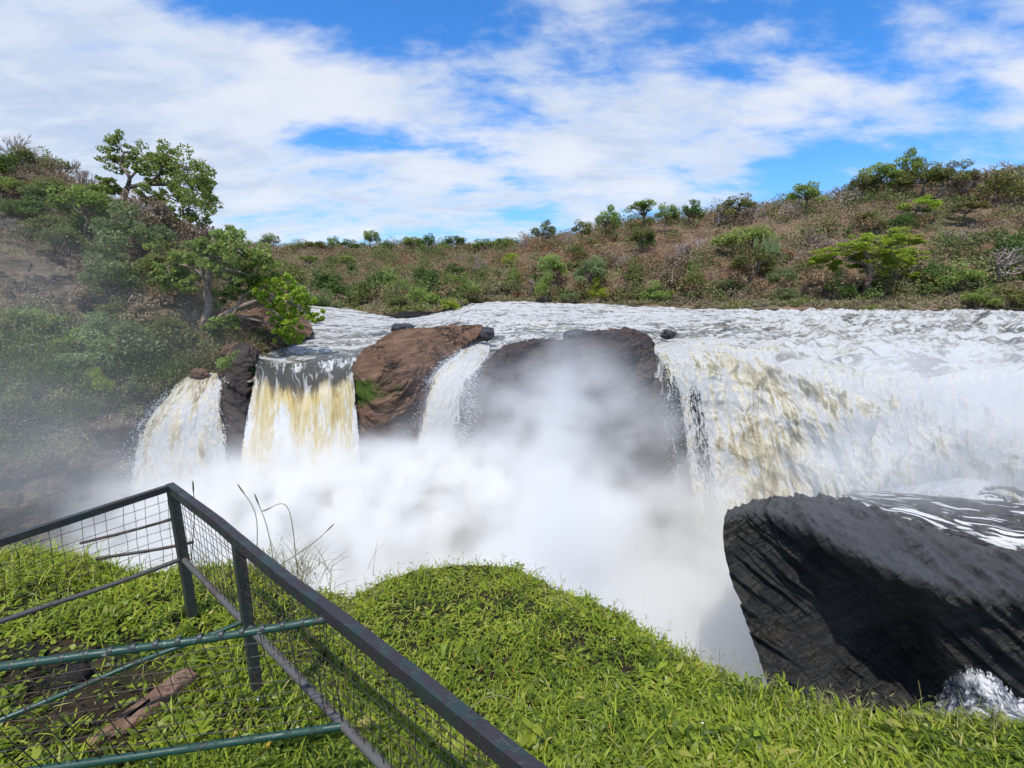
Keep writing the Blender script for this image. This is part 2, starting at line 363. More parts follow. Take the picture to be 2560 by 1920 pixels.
# ---------------------------------------------------------------- river upstream of the falls
river_rows = [
    [(560, 700, 95), (820, 752, 100), (1010, 776, 95), (1210, 752, 108), (1500, 756, 105), (1850, 770, 88), (2200, 776, 80), (2560, 777, 77), (3000, 780, 74)],
    [(560, 770, 70), (820, 782, 70), (1010, 790, 70), (1210, 770, 84), (1500, 778, 78), (1850, 792, 66), (2200, 795, 62), (2560, 792, 60), (3000, 800, 56)],
    [(560, 812, 48), (820, 818, 48), (1010, 812, 50), (1210, 800, 54), (1500, 806, 50), (1850, 815, 46), (2200, 812, 44), (2560, 812, 42), (3000, 820, 40)],
    [(560, 850, 36), (780, 852, 36), (980, 845, 37), (1210, 835, 38), (1500, 832, 38), (1800, 838, 36), (2150, 848, 35), (2560, 855, 32), (3000, 862, 29)],
    [(560, 895, 27), (760, 898, 27), (980, 884, 29), (1210, 868, 31), (1500, 862, 31), (1740, 860, 31), (2050, 885, 29.6), (2560, 905, 25.5), (3000, 915, 22.8)],
    [(560, 960, 22.5), (740, 950, 22.6), (960, 930, 24), (1190, 905, 26), (1500, 905, 28), (1740, 880, 28.6), (2050, 930, 26.3), (2560, 962, 21.8), (3000, 965, 19)],
]
g = loft(river_rows, 620, 330)
pxg, pyg = proj(g)
D = g[..., 1]
amp = 0.10 + 0.30 * sstep(D, 24, 45) + 0.55 * sstep(pxg, 1650, 2100)
amp = amp * (0.55 + 0.45 * sstep(pxg, 950, 1200))
w1 = fbm(np.stack([g[..., 0] * 0.22, g[..., 1] * 0.34, 0 * D], -1), 5, 0.5, True)
w2 = fbm(np.stack([g[..., 0] * 0.9, g[..., 1] * 1.2, 0 * D + 5], -1), 4, 0.55)
g[..., 2] += amp * (w1 * 1.5 - .25 + w2 * 0.35) - 0.55 * sstep(D, 40, 72)
g[..., 2] -= 0.9 * sstep(np.linspace(0, 1, 330)[:, None], .90, 1) * sstep(pxg, 1620, 1720)
foam = 0.44 + 0.36 * np.clip(w1, -1, 1) + 0.18 * sstep(D, 36, 60) * (1 - sstep(pxg, 2000, 2500) * 0.7) - 0.07 * sstep(D, 33, 25) * (1 - sstep(pxg, 900, 1200)) + 0.10 * sstep(pxg, 1700, 2100) * sstep(D, 50, 28)
surface('river', g, M_RIVER, foam=foam, kind='structure')

# ---------------------------------------------------------------- waterfalls
M_DROP, q = new_mat('water_drops'); q.l.new(principled(q, (0.85, 0.85, 0.84), 0.4), q.out.inputs[0])
def fall(name, rows, nu, nv, mat, label, disp, foam, edge, fx=(1.2, 0.35), drops=None, billow=False):
    g = loft(rows, nu, nv); uv = grid_uv(g); n = grid_normals(g)
    q_ = np.stack([uv[..., 0] * fx[0], uv[..., 1] * fx[1], 0 * uv[..., 0] + len(name)], -1)
    d = fbm(q_, 6, 0.56) + 0.16 * fbm(np.stack([uv[..., 0] * 2.8, uv[..., 1] * 2.4, 0 * uv[..., 0]], -1), 3)
    if billow:                                           # heavy rounded masses of water tumbling over one another
        b_ = np.stack([uv[..., 0] * .42, uv[..., 1] * .34, 0 * d + 4], -1); big = 2.2 * np.abs(perlin(b_ + .35 * d[..., None])) + 1.1 * np.abs(perlin(b_ * 2.1 + 7 + .3 * d[..., None])) - .75; d = .55 * d + .75 * big * sstep(uv[..., 0] / uv[..., 0].max(), .06, .22) 
    u = np.linspace(0, 1, nu)[None]; v = np.linspace(0, 1, nv)[:, None]
    g = g + n * (d * disp * (0.25 + 0.75 * v))[..., None]
    ff = foam(u, v) + 0.28 * d; ee = edge(u, v) + 0 * d + .6 * sstep(v, .07, .0)
    o = surface(name, g, mat, foam=ff, edge=ee, label=label, cat='waterfall'); o.name = 'waterfall'
    if drops:                                            # flying drops torn off the edges of the sheet
        rg = np.random.default_rng(nu); k = drops[0]; vv = rg.uniform(.18, .9, k); uu = np.where(rg.uniform(0, 1, k) < drops[2], np.abs(rg.normal(0, .12, k)), 1 - np.abs(rg.normal(0, .12, k)))
        c = g[(vv * (nv - 1)).astype(int), np.clip(uu * (nu - 1), 0, nu - 1).astype(int)]; out = np.where(uu < .5, -1, 1) * np.abs(rg.normal(0, 1, k)) * drops[1] * (vv - .05)
        c = c + np.stack([out, rg.normal(-.25, .3, k), rg.normal(0, .15, k)], -1); sz = rg.uniform(.012, .034, k)[:, None]; a1 = rg.normal(size=(k, 3)); a1 /= np.linalg.norm(a1, axis=1)[:, None]; a2 = np.cross(a1, [0, 1., .3])
        V = np.stack([c - a1 * sz, c + a2 * sz * .8, c + a1 * sz * 1.3, c - a2 * sz * .8], 1).reshape(-1, 3)
        obj('spray', mesh_from('spray', V, np.arange(4 * k).reshape(-1, 4), [M_DROP], smooth=False), o, kind='stuff')
    return o
eu = lambda u, w=0.1: np.maximum(1 - u / w, 0) + np.maximum(1 - (1 - u) / w, 0)
fall('waterfall', [[(440, 960, 24), (490, 925, 25), (540, 930, 25), (566, 942, 25)],
                   [(418, 992, 23.2), (470, 962, 23.5), (520, 962, 23.5), (562, 955, 23.6)],
                   [(370, 1050, 22.3), (430, 1030, 22.3), (500, 1020, 22.4), (552, 1010, 22.6)],
                   [(336, 1130, 21.8), (410, 1120, 21.6), (490, 1110, 21.7), (566, 1100, 22)],
                   [(326, 1260, 21.3), (410, 1260, 21), (500, 1260, 21), (578, 1240, 21.4)],
                   [(320, 1420, 21), (410, 1420, 20.6), (500, 1420, 20.6), (590, 1400, 21)]], 120, 190, M_FALL,
     'short cream-white waterfall fanning out beside the overgrown left cliff', 0.30,
     lambda u, v: 0.44 + 0.22 * v - 0.16 * np.exp(-((u - .45) / .2) ** 2) * (v < .35), lambda u, v: 0.62 * eu(u, .13) * sstep(v, .1, .3) + 0.30 * np.exp(-((v - .1) / .1) ** 2) * np.abs(np.sin(u * 9)), drops=(2600, .35, .6))
fall('waterfall', [[(636, 900, 25), (720, 905, 25), (800, 900, 25), (890, 890, 25)],
                   [(640, 925, 22.6), (720, 948, 22.4), (800, 945, 22.4), (885, 925, 22.8)],
                   [(632, 965, 21.7), (720, 985, 21.5), (800, 980, 21.5), (886, 960, 21.9)],
                   [(616, 1050, 21.2), (720, 1050, 21), (800, 1050, 21), (892, 1040, 21.5)],
                   [(605, 1150, 20.8), (720, 1150, 20.6), (800, 1150, 20.6), (900, 1140, 21.2)],
                   [(598, 1380, 20.4), (720, 1380, 20.2), (800, 1380, 20.2), (905, 1360, 20.8)]], 160, 200, M_YELLOW,
     'wide ochre-yellow curtain waterfall left of the brown rock', 0.16,
     lambda u, v: 0.30 + 0.30 * sstep(v, .22, .04) + 0.34 * sstep(v, .30, .75) + 0.30 * (np.exp(-(u / .07) ** 2) + np.exp(-((1 - u) / .07) ** 2)) * sstep(v, .18, .3) + 0.16 * np.exp(-((u - .3) / .12) ** 2) * sstep(v, .35, .6),
     lambda u, v: 0.55 * eu(u, .05) * sstep(v, .1, .3))
fall('waterfall', [[(1150, 850, 31), (1180, 850, 31.5), (1225, 850, 32)],
                   [(1150, 880, 27), (1180, 882, 27.5), (1222, 885, 28)],
                   [(1108, 915, 24.8), (1152, 915, 24.8), (1205, 905, 25.5)],
                   [(1062, 965, 23.8), (1118, 965, 23.5), (1178, 955, 24)],
                   [(1036, 1035, 23.2), (1098, 1035, 22.9), (1168, 1035, 23.3)],
                   [(1022, 1130, 22.8), (1082, 1130, 22.6), (1160, 1120, 23)],
                   [(1015, 1330, 22.4), (1078, 1330, 22.2), (1155, 1330, 22.6)]], 110, 190, M_FALL,
     'narrow white waterfall spilling between the brown rock and the dark rock', 0.22,
     lambda u, v: 0.60 + 0.1 * v + 0.12 * np.exp(-((u - .45) / .2) ** 2), lambda u, v: 0.66 * eu(u, .42) * sstep(v, .25, .55) + 0.15 * v, drops=(5200, .55, .6))
fall('waterfall', [[(1600, 868, 29.5), (1625, 868, 29.6), (1660, 868, 30)],
                   [(1592, 905, 27.3), (1622, 900, 27.4), (1662, 895, 27.8)],
                   [(1584, 960, 26.9), (1618, 960, 26.9), (1656, 960, 27)],
                   [(1580, 1040, 26.7), (1618, 1040, 26.7), (1656, 1040, 26.8)],
                   [(1578, 1120, 26.5), (1618, 1120, 26.5), (1660, 1120, 26.6)]], 70, 120, M_FALL,
     'thin veil of trickling white water over the edge of the dark rock', 0.08,
     lambda u, v: 0.66 + 0 * u, lambda u, v: 0.40 + 0.18 * v + 0.25 * np.maximum(1 - u / .5, 0), fx=(3, .3), drops=(1800, .2, .8))
fall('waterfall', [[(1640, 850, 33), (1760, 842, 33), (1900, 845, 33), (2060, 850, 32), (2240, 860, 30), (2560, 870, 28), (2900, 880, 26)],
                   [(1636, 876, 28), (1752, 868, 28), (1890, 885, 28), (2060, 930, 26), (2260, 950, 24), (2560, 960, 21.5), (2900, 960, 19)],
                   [(1652, 930, 26.5), (1780, 930, 26.3), (1920, 955, 26), (2080, 1010, 24), (2280, 1030, 21.5), (2560, 1040, 18.5), (2900, 1040, 16.5)],
                   [(1664, 1040, 25.6), (1800, 1050, 25.2), (1950, 1070, 24.5), (2110, 1100, 22), (2300, 1110, 19.5), (2560, 1120, 16.5), (2900, 1120, 15)],
                   [(1672, 1160, 24.8), (1820, 1170, 24.2), (1970, 1175, 23), (2120, 1180, 20.5), (2300, 1180, 18), (2560, 1180, 15.5), (2900, 1180, 14)],
                   [(1690, 1290, 24), (1840, 1290, 23), (1990, 1280, 21), (2130, 1270, 18.5), (2300, 1260, 16.5), (2560, 1260, 14.6), (2900, 1260, 13.4)],
                   [(1700, 1480, 23.2), (1850, 1470, 21.5), (2000, 1440, 19), (2140, 1400, 16.8), (2300, 1380, 15.2), (2560, 1360, 13.9), (2900, 1360, 13)]], 420, 300, M_CHUTE,
     'huge roaring main waterfall of churning white and olive-brown water, widest of all', 0.85,
     lambda u, v: 0.50 + 0.06 * v + 0.16 * sstep(v, .32, .12) + 0.22 * np.exp(-((u - .10) / .07) ** 2) - 0.22 * np.exp(-((u - .33) / .11) ** 2 - ((v - .5) / .25) ** 2) + 0.14 * sstep(u, .55, .85),
     lambda u, v: 0.75 * np.maximum(1 - u / .06, 0) * sstep(v, .08, .25) + 0.55 * np.exp(-((u - .10) / .045) ** 2) * sstep(v, .2, .45) + 0.40 * np.exp(-((u - .045) / .02) ** 2) * sstep(v, .25, .5), fx=(0.62, 0.36), drops=(3000, .35, 1.0), billow=True)

# ---------------------------------------------------------------- rocks
def rock(name, rows, nu, nv, mat, amp, freq, tilt=(0.2, 0.5), label=None, cat='rock', kind=None, mossf=None, ridge=0.5, strata=None):
    g = loft(rows, nu, nv); n = grid_normals(g)
    if n[..., 2].mean() < 0 and n[..., 1].mean() > 0: n = -n
    s = g.copy(); s[..., 2] = s[..., 2] * 3.0 + s[..., 0] * tilt[0] * 3 + s[..., 1] * tilt[1]
    d = fbm(s * freq, 5, 0.5) * (1 - ridge) + ridge * (fbm(s * freq * 0.7 + 9, 5, 0.55, True) - 0.2)
    g2 = g + n * (amp * d)[..., None]
    if strata:                                           # (bedding normal, beds per metre, step height)
        b = (g @ np.array(strata[0])) * strata[1] + strata[3] * (.9 * fbm(g * .35 + 3, 4) + .25 * fbm(g * 1.5, 3))
        m_ = sstep(fbm(g * .5 + 20, 3), -.35, .15)
        g2 = g2 + n * (strata[2] * (.25 + .75 * m_) * (ledges(b) + .5 * ledges(b * 2.7 + 3 * strata[3] * fbm(g * .8, 2), .14)))[..., None]
    mo = None
    if mossf is not None:
        px, py = proj(g); mo = mossf(px, py)
    return surface(name, g2, mat, moss=mo, label=label, cat=cat if label else None, kind=kind)
gb = lambda px, py, x, y, rx, ry: np.exp(-((px - x) / rx) ** 2 - ((py - y) / ry) ** 2)
rock('rock', [[(884, 1250, 22.6), (930, 1260, 22.2), (985, 1260, 22.2), (1050, 1230, 22.8), (1085, 1150, 24)],
              [(886, 1100, 22.4), (930, 1130, 21.9), (985, 1120, 21.9), (1035, 1080, 22.7), (1062, 1010, 24)],
              [(884, 1010, 22.2), (925, 1020, 21.3), (980, 1015, 21.4), (1030, 990, 22.4), (1068, 950, 24.2)],
              [(884, 925, 22.6), (930, 935, 21.8), (990, 940, 22), (1050, 930, 23), (1105, 900, 25.4)],
              [(900, 894, 24), (950, 885, 23.7), (1020, 880, 24.2), (1090, 876, 25.8), (1165, 864, 28.4)],
              [(925, 872, 25.5), (975, 858, 25.6), (1040, 848, 26.5), (1115, 844, 28), (1200, 838, 31)],
              [(952, 858, 27), (1001, 836, 27.6), (1060, 827, 28.5), (1120, 822, 29.8), (1206, 823, 32)],
              [(965, 868, 28.5), (1010, 850, 29), (1065, 842, 30), (1130, 838, 31), (1215, 838, 33)],
              [(970, 930, 29), (1015, 930, 29.5), (1070, 930, 30.5), (1135, 930, 31.5), (1220, 930, 33)]],
     210, 260, M_BROWN, 0.40, 0.55, (0.15, -0.5), 'rounded reddish-brown rock with mossy front between two waterfalls', mossf=lambda x, y: 0.78 * gb(x, y, 905, 985, 45, 60) + 0.62 * gb(x, y, 985, 975, 60, 45) + 0.4 * gb(x, y, 1175, 850, 30, 14), strata=((.15, -.75, .65), 2.0, .34, .7))
rock('rock', [[(1110, 1400, 24), (1250, 1400, 23.6), (1450, 1400, 24), (1600, 1400, 25), (1668, 1400, 26), (1690, 1400, 29)],
              [(1130, 1200, 24), (1250, 1200, 23.5), (1450, 1200, 24), (1590, 1200, 25), (1664, 1180, 26.2), (1690, 1180, 29)],
              [(1160, 1040, 24.2), (1250, 1060, 23.6), (1450, 1050, 24), (1580, 1040, 25.2), (1650, 1040, 26.4), (1680, 1040, 29)],
              [(1176, 955, 24.6), (1260, 950, 23.9), (1440, 950, 24.2), (1570, 940, 25.4), (1630, 930, 26.8), (1665, 930, 29)],
              [(1205, 912, 25.6), (1275, 898, 25), (1430, 892, 25.2), (1560, 885, 26.2), (1618, 885, 27.4), (1650, 885, 29.5)],
              [(1232, 893, 27), (1290, 872, 26.6), (1420, 864, 26.8), (1550, 848, 27.6), (1610, 852, 28.6), (1640, 868, 30.5)],
              [(1250, 884, 28.5), (1300, 865, 28.2), (1410, 852, 28.6), (1540, 829, 29.4), (1596, 836, 30.2), (1625, 862, 31.5)],
              [(1260, 900, 30), (1310, 885, 30), (1410, 872, 30.5), (1540, 850, 31), (1590, 858, 31.8), (1615, 880, 32.5)],
              [(1265, 980, 31), (1315, 980, 31), (1410, 960, 31.5), (1540, 940, 32), (1590, 940, 32.8), (1610, 960, 33)]],
     330, 240, M_DARK, 0.5, 0.45, (0.1, -0.4), 'broad dark brown rock wall behind the rising spray', mossf=lambda x, y: 0.45 * gb(x, y, 1205, 985, 40, 40), strata=((.12, -.6, .75), 1.3, .42, .7))
rock('rock', [[(1960, 1960, 11.2), (2060, 1960, 10.9), (2200, 1980, 10.4), (2400, 2010, 9.6), (2560, 2040, 9), (3000, 2080, 8)],
              [(1925, 1740, 11.0), (2050, 1790, 10.8), (2200, 1820, 10.5), (2400, 1840, 9.9), (2560, 1850, 9.2), (3000, 1860, 8)],
              [(1869, 1570, 10.9), (1990, 1600, 11.0), (2150, 1625, 11.0), (2300, 1650, 10.8), (2480, 1730, 9.2), (3000, 1740, 7.8)],
              [(1822, 1430, 11), (1930, 1450, 11.0), (2080, 1490, 10.9), (2262, 1545, 10.7), (2440, 1610, 9.2), (3000, 1640, 7.8)],
              [(1808, 1355, 11.1), (1921, 1345, 10.9), (2060, 1385, 10.6), (2248, 1475, 10.2), (2440, 1545, 9.2), (3000, 1590, 7.9)],
              [(1812, 1300, 11.3), (1921, 1287, 10.9), (2040, 1334, 10.3), (2229, 1428, 9.5), (2440, 1490, 9.0), (3000, 1545, 8.0)],
              [(1832, 1279, 12.2), (1930, 1264, 12.2), (2065, 1290, 11.8), (2245, 1368, 10.8), (2460, 1430, 10.2), (3000, 1500, 9)],
              [(1858, 1265, 13), (1965, 1245, 13.6), (2100, 1252, 14), (2260, 1308, 13), (2480, 1376, 12), (3000, 1460, 10.5)],
              [(1880, 1278, 14), (1980, 1262, 14.8), (2120, 1268, 15.2), (2280, 1315, 14.2), (2500, 1385, 13), (3000, 1470, 11.3)],
              [(1900, 1420, 14.6), (1990, 1420, 15.3), (2130, 1420, 15.8), (2290, 1450, 14.8), (2510, 1480, 13.5), (3000, 1560, 11.8)]],
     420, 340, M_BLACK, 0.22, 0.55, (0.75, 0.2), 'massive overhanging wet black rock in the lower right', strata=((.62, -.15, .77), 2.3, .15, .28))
# wet slab behind the black rock, a thin sheet of white water running down it
g = loft([[(2060, 1300, 15.6), (2250, 1370, 14.5), (2560, 1440, 13.2), (3000, 1500, 12)],
          [(2072, 1256, 15.2), (2260, 1300, 14.3), (2560, 1378, 13), (3000, 1440, 12)],
          [(2110, 1236, 16.2), (2300, 1258, 15), (2560, 1296, 13.8), (3000, 1340, 12.6)],
          [(2150, 1225, 17), (2340, 1238, 15.8), (2560, 1258, 14.6), (3000, 1290, 13.3)],
          [(2160, 1260, 17.8), (2360, 1280, 16.5), (2560, 1300, 15.2), (3000, 1340, 14)]], 260, 120)
g[..., 2] += 0.07 * fbm(g * 1.6, 4)
px, py = proj(g)
M_SLAB = water_mat('slab_water', 0.50, 0.74, (0.035, 0.033, 0.031), sx=0.32, sy=1.7, rid=.5, bumpd=0.12)
u = np.linspace(0, 1, 260)[None]; v = np.linspace(0, 1, 120)[:, None]
surface('rapids', g, M_SLAB, foam=0.36 + 0.40 * np.exp(-((v - 0.32) / 0.07) ** 2) + 0.1 * np.exp(-((u - .1) / .12) ** 2) - 0.05 * sstep(v, .45, .6), kind='structure')
g = loft([[(2200, 1290, 16.6), (2360, 1262, 15.5), (2460, 1275, 14.6), (2560, 1310, 14), (3000, 1330, 13)],
          [(2210, 1245, 16.8), (2350, 1222, 15.9), (2460, 1238, 15.1), (2560, 1272, 14.5), (3000, 1300, 13.3)],
          [(2240, 1222, 17.4), (2380, 1200, 16.5), (2480, 1215, 15.6), (2560, 1238, 15), (3000, 1270, 13.8)],
          [(2280, 1215, 18), (2420, 1196, 17.2), (2500, 1194, 16.5), (2580, 1196, 16), (3000, 1220, 14.8)],
          [(2300, 1260, 18.6), (2440, 1240, 17.8), (2510, 1240, 17), (2590, 1240, 16.4), (3000, 1260, 15.4)]], 160, 90)
g += grid_normals(g) * (0.16 * fbm(g * 1.4, 4))[..., None]
px, py = proj(g)
surface('rapids', g, water_mat('wave_water', 0.30, 0.62, (0.05, 0.05, 0.045), sx=1.2, sy=0.8, bumpd=0.2), foam=0.85 - 0.85 * gb(px, py, 2540, 1225, 75, 26), kind='structure')
# foaming cascade over the foot of the black rock
g = loft([[(2290, 1850, 9.2), (2420, 1880, 8.7), (2560, 1880, 8.1), (2660, 1880, 7.6)],
          [(2312, 1780, 9.3), (2420, 1785, 8.7), (2540, 1800, 8.2), (2640, 1840, 7.7)],
          [(2345, 1730, 9.4), (2425, 1715, 8.8), (2505, 1745, 8.4), (2590, 1800, 7.9)],
          [(2360, 1690, 9.5), (2420, 1664, 9.1), (2490, 1690, 8.8), (2600, 1770, 8.3)]], 130, 110)
g += grid_normals(g) * (0.13 * fbm(g * 2.2, 4) + 0.05 * fbm(g * 7, 3))[..., None]
u = np.linspace(0, 1, 130)[None]; v = np.linspace(0, 1, 110)[:, None]
surface('waterfall', g, water_mat('cascade_water', 0.44, 0.62, (0.10, 0.105, 0.125), sx=1.6, sy=1.2, edge=True, bumpd=0.12), foam=0.50 + 0 * u * v, edge=0.66 * np.maximum(eu(u, .30) + 0 * v, np.maximum((v - .6) / .4, 0)),
        label='small bluish-white foaming cascade at the foot of the black rock beside the grass', cat='waterfall')
# loose stones in the river
def stone(px, py, D, w, h, mat, label, seed, squash=0.6):
    nu, nv = 36, 24; th = np.linspace(0, 2 * np.pi, nu)[None]; ph = np.linspace(0.02, np.pi - 0.02, nv)[:, None]
    s = np.stack([np.sin(ph) * np.cos(th), np.sin(ph) * np.sin(th), np.cos(ph) + 0 * th], -1)
    r = 1 + 0.7 * fbm(s * 1.1 + seed * 3.1, 4) + 0.10 * fbm(s * 4 + seed, 3, .5, True)
    g = s * r[..., None] * np.array([w / 2, w / 2 * 0.8, h / 2]); g[:, -1] = g[:, 0]
    me = mesh_from('stone', g.reshape(-1, 3), grid_faces(nv, nu), [mat], {'moss': np.zeros(nu * nv)}, smooth=True)
    return obj('stone', me, label=label, cat='rock', loc=tuple(P(px, py, D)))
M_STONE = rock_mat('wet_stone', (0.035, 0.033, 0.036), (0.06, 0.055, 0.055), (0.03, 0.03, 0.03), 0.4, 2.0, spec=0.5)
stone(1218, 836, 30.5, 0.95, 0.75, M_STONE, 'dark wet stone beside the right tip of the brown rock', 1)
stone(1003, 822, 38, 1.5, 0.8, M_STONE, 'dark stone standing in white foam behind the brown rock', 2)
stone(1672, 836, 31, 0.9, 0.6, M_STONE, 'small dark boulder in the rapids beside the dark rock wall', 3)
stone(1452, 840, 31.5, 2.2, 0.7, M_STONE, 'flat black stone behind the top of the dark rock wall', 4)
stone(590, 878, 25.5, 1.3, 0.9, M_BROWN, 'bare tan boulder on the bushy rock between the two left waterfalls', 5)
stone(500, 935, 24.2, 0.9, 0.6, M_BROWN, 'brown boulder at the top of the leftmost waterfall', 6)
stone(345, 921, 24.6, 1.5, 1.2, M_CLIFF, 'tan boulder below the leaning tree at the edge of the left cliff', 7)
# the dark rib between the two left waterfalls
rock('rock', [[(560, 1420, 23), (600, 1420, 21.8), (640, 1420, 21.6), (670, 1420, 23)],
              [(548, 1150, 23), (585, 1150, 22), (620, 1150, 21.9), (650, 1150, 23)],
              [(536, 1020, 23.4), (575, 1010, 22.4), (615, 1010, 22.2), (650, 1010, 23.4)],
              [(545, 950, 24), (580, 940, 23), (618, 935, 22.9), (650, 935, 24)],
              [(555, 905, 25), (585, 885, 24.3), (620, 880, 24.2), (646, 905, 25)],
              [(560, 880, 26.5), (590, 868, 26), (620, 868, 26), (645, 880, 26.5)],
              [(560, 960, 27.5), (590, 950, 27.5), (620, 950, 27.5), (645, 960, 27.5)]], 80, 150, M_DARK, 0.2, 0.9, (0.1, -0.3),
     'dark rock rib topped with shrubs between the two left waterfalls', mossf=lambda x, y: 0.5 * gb(x, y, 590, 1000, 40, 40), strata=((.2, -.3, .9), 1.5, .25, .7))

# ---------------------------------------------------------------- hillsides
def hill(name, rows, nu, nv, mat, amp, freq, **kw):
    g = loft(rows, nu, nv); n = grid_normals(g); n = np.where(n[..., 2:3].mean() < 0, -n, n)
    w = np.ones(g.shape[:2]); w[0] = 0.3
    g = g + n * (amp * w * fbm(g * freq, 5, 0.55))[..., None]
    if name == 'left_hillside':
        px, py = proj(g); w_ = np.clip(gb(px, py, 50, 690, 190, 95) + gb(px, py, 200, 760, 110, 90) + sstep(py, 860, 1000), 0, 1)
        b = g @ np.array([.35, -.25, .9]) * .9 + 1.1 * fbm(g * .25, 4); g = g + n * (w_ * .75 * (ledges(b) + .5 * ledges(b * 2.3 + 2 * fbm(g * .6, 2))))[..., None]
    mf = kw.pop('mossf', None); mo = None
    if mf is not None: mo = mf(*proj(g))
    elif name == 'far_hill': mo = np.broadcast_to(sstep(np.arange(nv), 31, 24)[:, None], (nv, nu))
    surface(name, g, mat, moss=mo, kind='structure', **kw); return g
G_FAR = hill('far_hill', [
    [(520, 780, 84), (740, 812, 74), (860, 800, 84), (1000, 800, 70), (1120, 786, 84), (1210, 770, 102), (1500, 780, 98), (1850, 792, 82), (2200, 797, 75), (2560, 795, 71), (2900, 800, 68)],
    [(520, 740, 92), (740, 790, 78), (860, 780, 92), (1000, 778, 78), (1120, 768, 88), (1210, 752, 108), (1500, 758, 104), (1850, 768, 86), (2200, 770, 79), (2560, 768, 75), (2900, 772, 72)],
    [(520, 715, 105), (740, 760, 90), (860, 755, 100), (1000, 752, 92), (1120, 748, 98), (1210, 740, 114), (1500, 742, 108), (1850, 748, 92), (2200, 738, 87), (2560, 738, 82), (2900, 735, 80)],
    [(520, 680, 125), (740, 705, 118), (860, 705, 120), (1000, 705, 120), (1120, 700, 122), (1260, 690, 126), (1500, 672, 116), (1850, 655, 104), (2200, 630, 100), (2560, 620, 94), (2900, 610, 90)],
    [(520, 655, 150), (740, 660, 150), (860, 662, 150), (1000, 660, 152), (1120, 655, 152), (1290, 640, 150), (1520, 610, 134), (1850, 565, 122), (2200, 525, 116), (2560, 505, 108), (2900, 490, 104)],
    [(520, 628, 185), (740, 626, 188), (860, 630, 190), (1000, 627, 190), (1120, 628, 188), (1290, 618, 180), (1520, 578, 158), (1850, 540, 144), (2200, 482, 134), (2560, 448, 126), (2900, 420, 120)],
    [(500, 640, 230), (740, 640, 240), (860, 642, 240), (1000, 640, 240), (1120, 640, 235), (1300, 630, 220), (1530, 595, 195), (1850, 560, 175), (2200, 505, 165), (2560, 470, 155), (2900, 440, 150)]],
    340, 220, M_HILL, 1.3, 0.09)
G_LEFT = hill('left_hillside', [
    [(-260, 1500, 15), (0, 1480, 17), (180, 1440, 19), (290, 1400, 20.5), (420, 1360, 22.2), (560, 1300, 24.5), (640, 1230, 27)],
    [(-260, 1180, 17), (0, 1180, 19), (180, 1150, 20.8), (290, 1120, 22), (420, 1080, 23.8), (560, 1040, 25), (640, 1000, 27.6)],
    [(-260, 1000, 18.5), (0, 1010, 20.6), (180, 1000, 22), (300, 985, 23), (430, 955, 24.8), (560, 925, 26.4), (650, 905, 29)],
    [(-260, 860, 20.5), (0, 870, 22.5), (180, 880, 24), (330, 890, 25), (470, 880, 26.6), (590, 872, 28.6), (690, 850, 33)],
    [(-260, 720, 24), (0, 740, 26), (180, 760, 28), (340, 770, 29.5), (490, 790, 31), (620, 810, 34), (720, 815, 42)],
    [(-260, 560, 30), (0, 600, 32), (180, 640, 34), (340, 670, 36), (490, 700, 38), (620, 740, 42), (740, 775, 52)],
    [(-260, 440, 36), (0, 480, 39), (180, 530, 41), (340, 580, 44), (490, 628, 47), (620, 690, 52), (750, 740, 62)],
    [(-260, 360, 42), (0, 405, 46), (170, 455, 49), (330, 530, 52), (480, 595, 56), (620, 650, 62), (750, 715, 72)],
    [(-260, 400, 56), (0, 440, 60), (170, 490, 62), (330, 560, 64), (480, 620, 68), (620, 680, 74), (750, 735, 84)]],
    260, 260, M_CLIFF, 0.75, 0.22, mossf=lambda x, y: 0.30 + 0.75 * gb(x, y, 80, 800, 120, 60) + 0.6 * gb(x, y, 180, 850, 90, 60) + 0.7 * gb(x, y, 246, 930, 40, 50) + 0.55 * gb(x, y, 20, 1000, 130, 110) - 0.45 * gb(x, y, 60, 660, 130, 60) - 0.5 * gb(x, y, 150, 720, 110, 50))
rock('rock', [[(560, 905, 27.5), (640, 885, 28.5), (720, 862, 31), (785, 835, 38)],
              [(555, 870, 28.2), (640, 858, 29.3), (720, 838, 32), (780, 822, 40)],
              [(550, 835, 30), (630, 810, 31.5), (700, 800, 35), (770, 808, 43)],
              [(550, 800, 33), (630, 780, 35), (700, 782, 38), (760, 800, 47)],
              [(550, 800, 37), (630, 790, 39), (700, 795, 42), (755, 815, 50)]], 130, 110, M_BROWN, 0.4, 0.5, (0.4, -0.3),
     'sloping brown rock bank beside the pool under the leaning tree', strata=((.5, -.4, .75), 1.2, .45, .7))
# grassy islet at the far bend
# ---------------------------------------------------------------- spray in the gorge: one real volume, denser where the falls land
VX0, VX1, VY0, VY1, VZ0, VZ1, VS = -27.0, 23.0, 7.0, 31.0, -15.0, 10.0, 0.26
nx, ny, nz = (int(round((b - a) / VS)) for a, b in ((VX0, VX1), (VY0, VY1), (VZ0, VZ1)))
xs = VX0 + (np.arange(nx) + .5) / nx * (VX1 - VX0); ys = VY0 + (np.arange(ny) + .5) / ny * (VY1 - VY0); zs = VZ0 + (np.arange(nz) + .5) / nz * (VZ1 - VZ0)
VXg, VYg, VZg = np.meshgrid(xs, ys, zs, indexing='ij'); VP = np.stack([VXg, VYg, VZg], -1)
def blob3(px, py, D, rx, ry, rz):
    c = P(px, py, D); return np.exp(-((VXg - c[0]) / rx) ** 2 - ((VYg - c[1]) / ry) ** 2 - ((VZg - c[2]) / rz) ** 2)
nz1 = fbm(VP * np.array([.30, .30, .34]), 4, 0.55); nz2 = fbm(VP * 0.75 + 31, 3, 0.6); nz3 = fbm(VP * 1.7 + 11, 2)
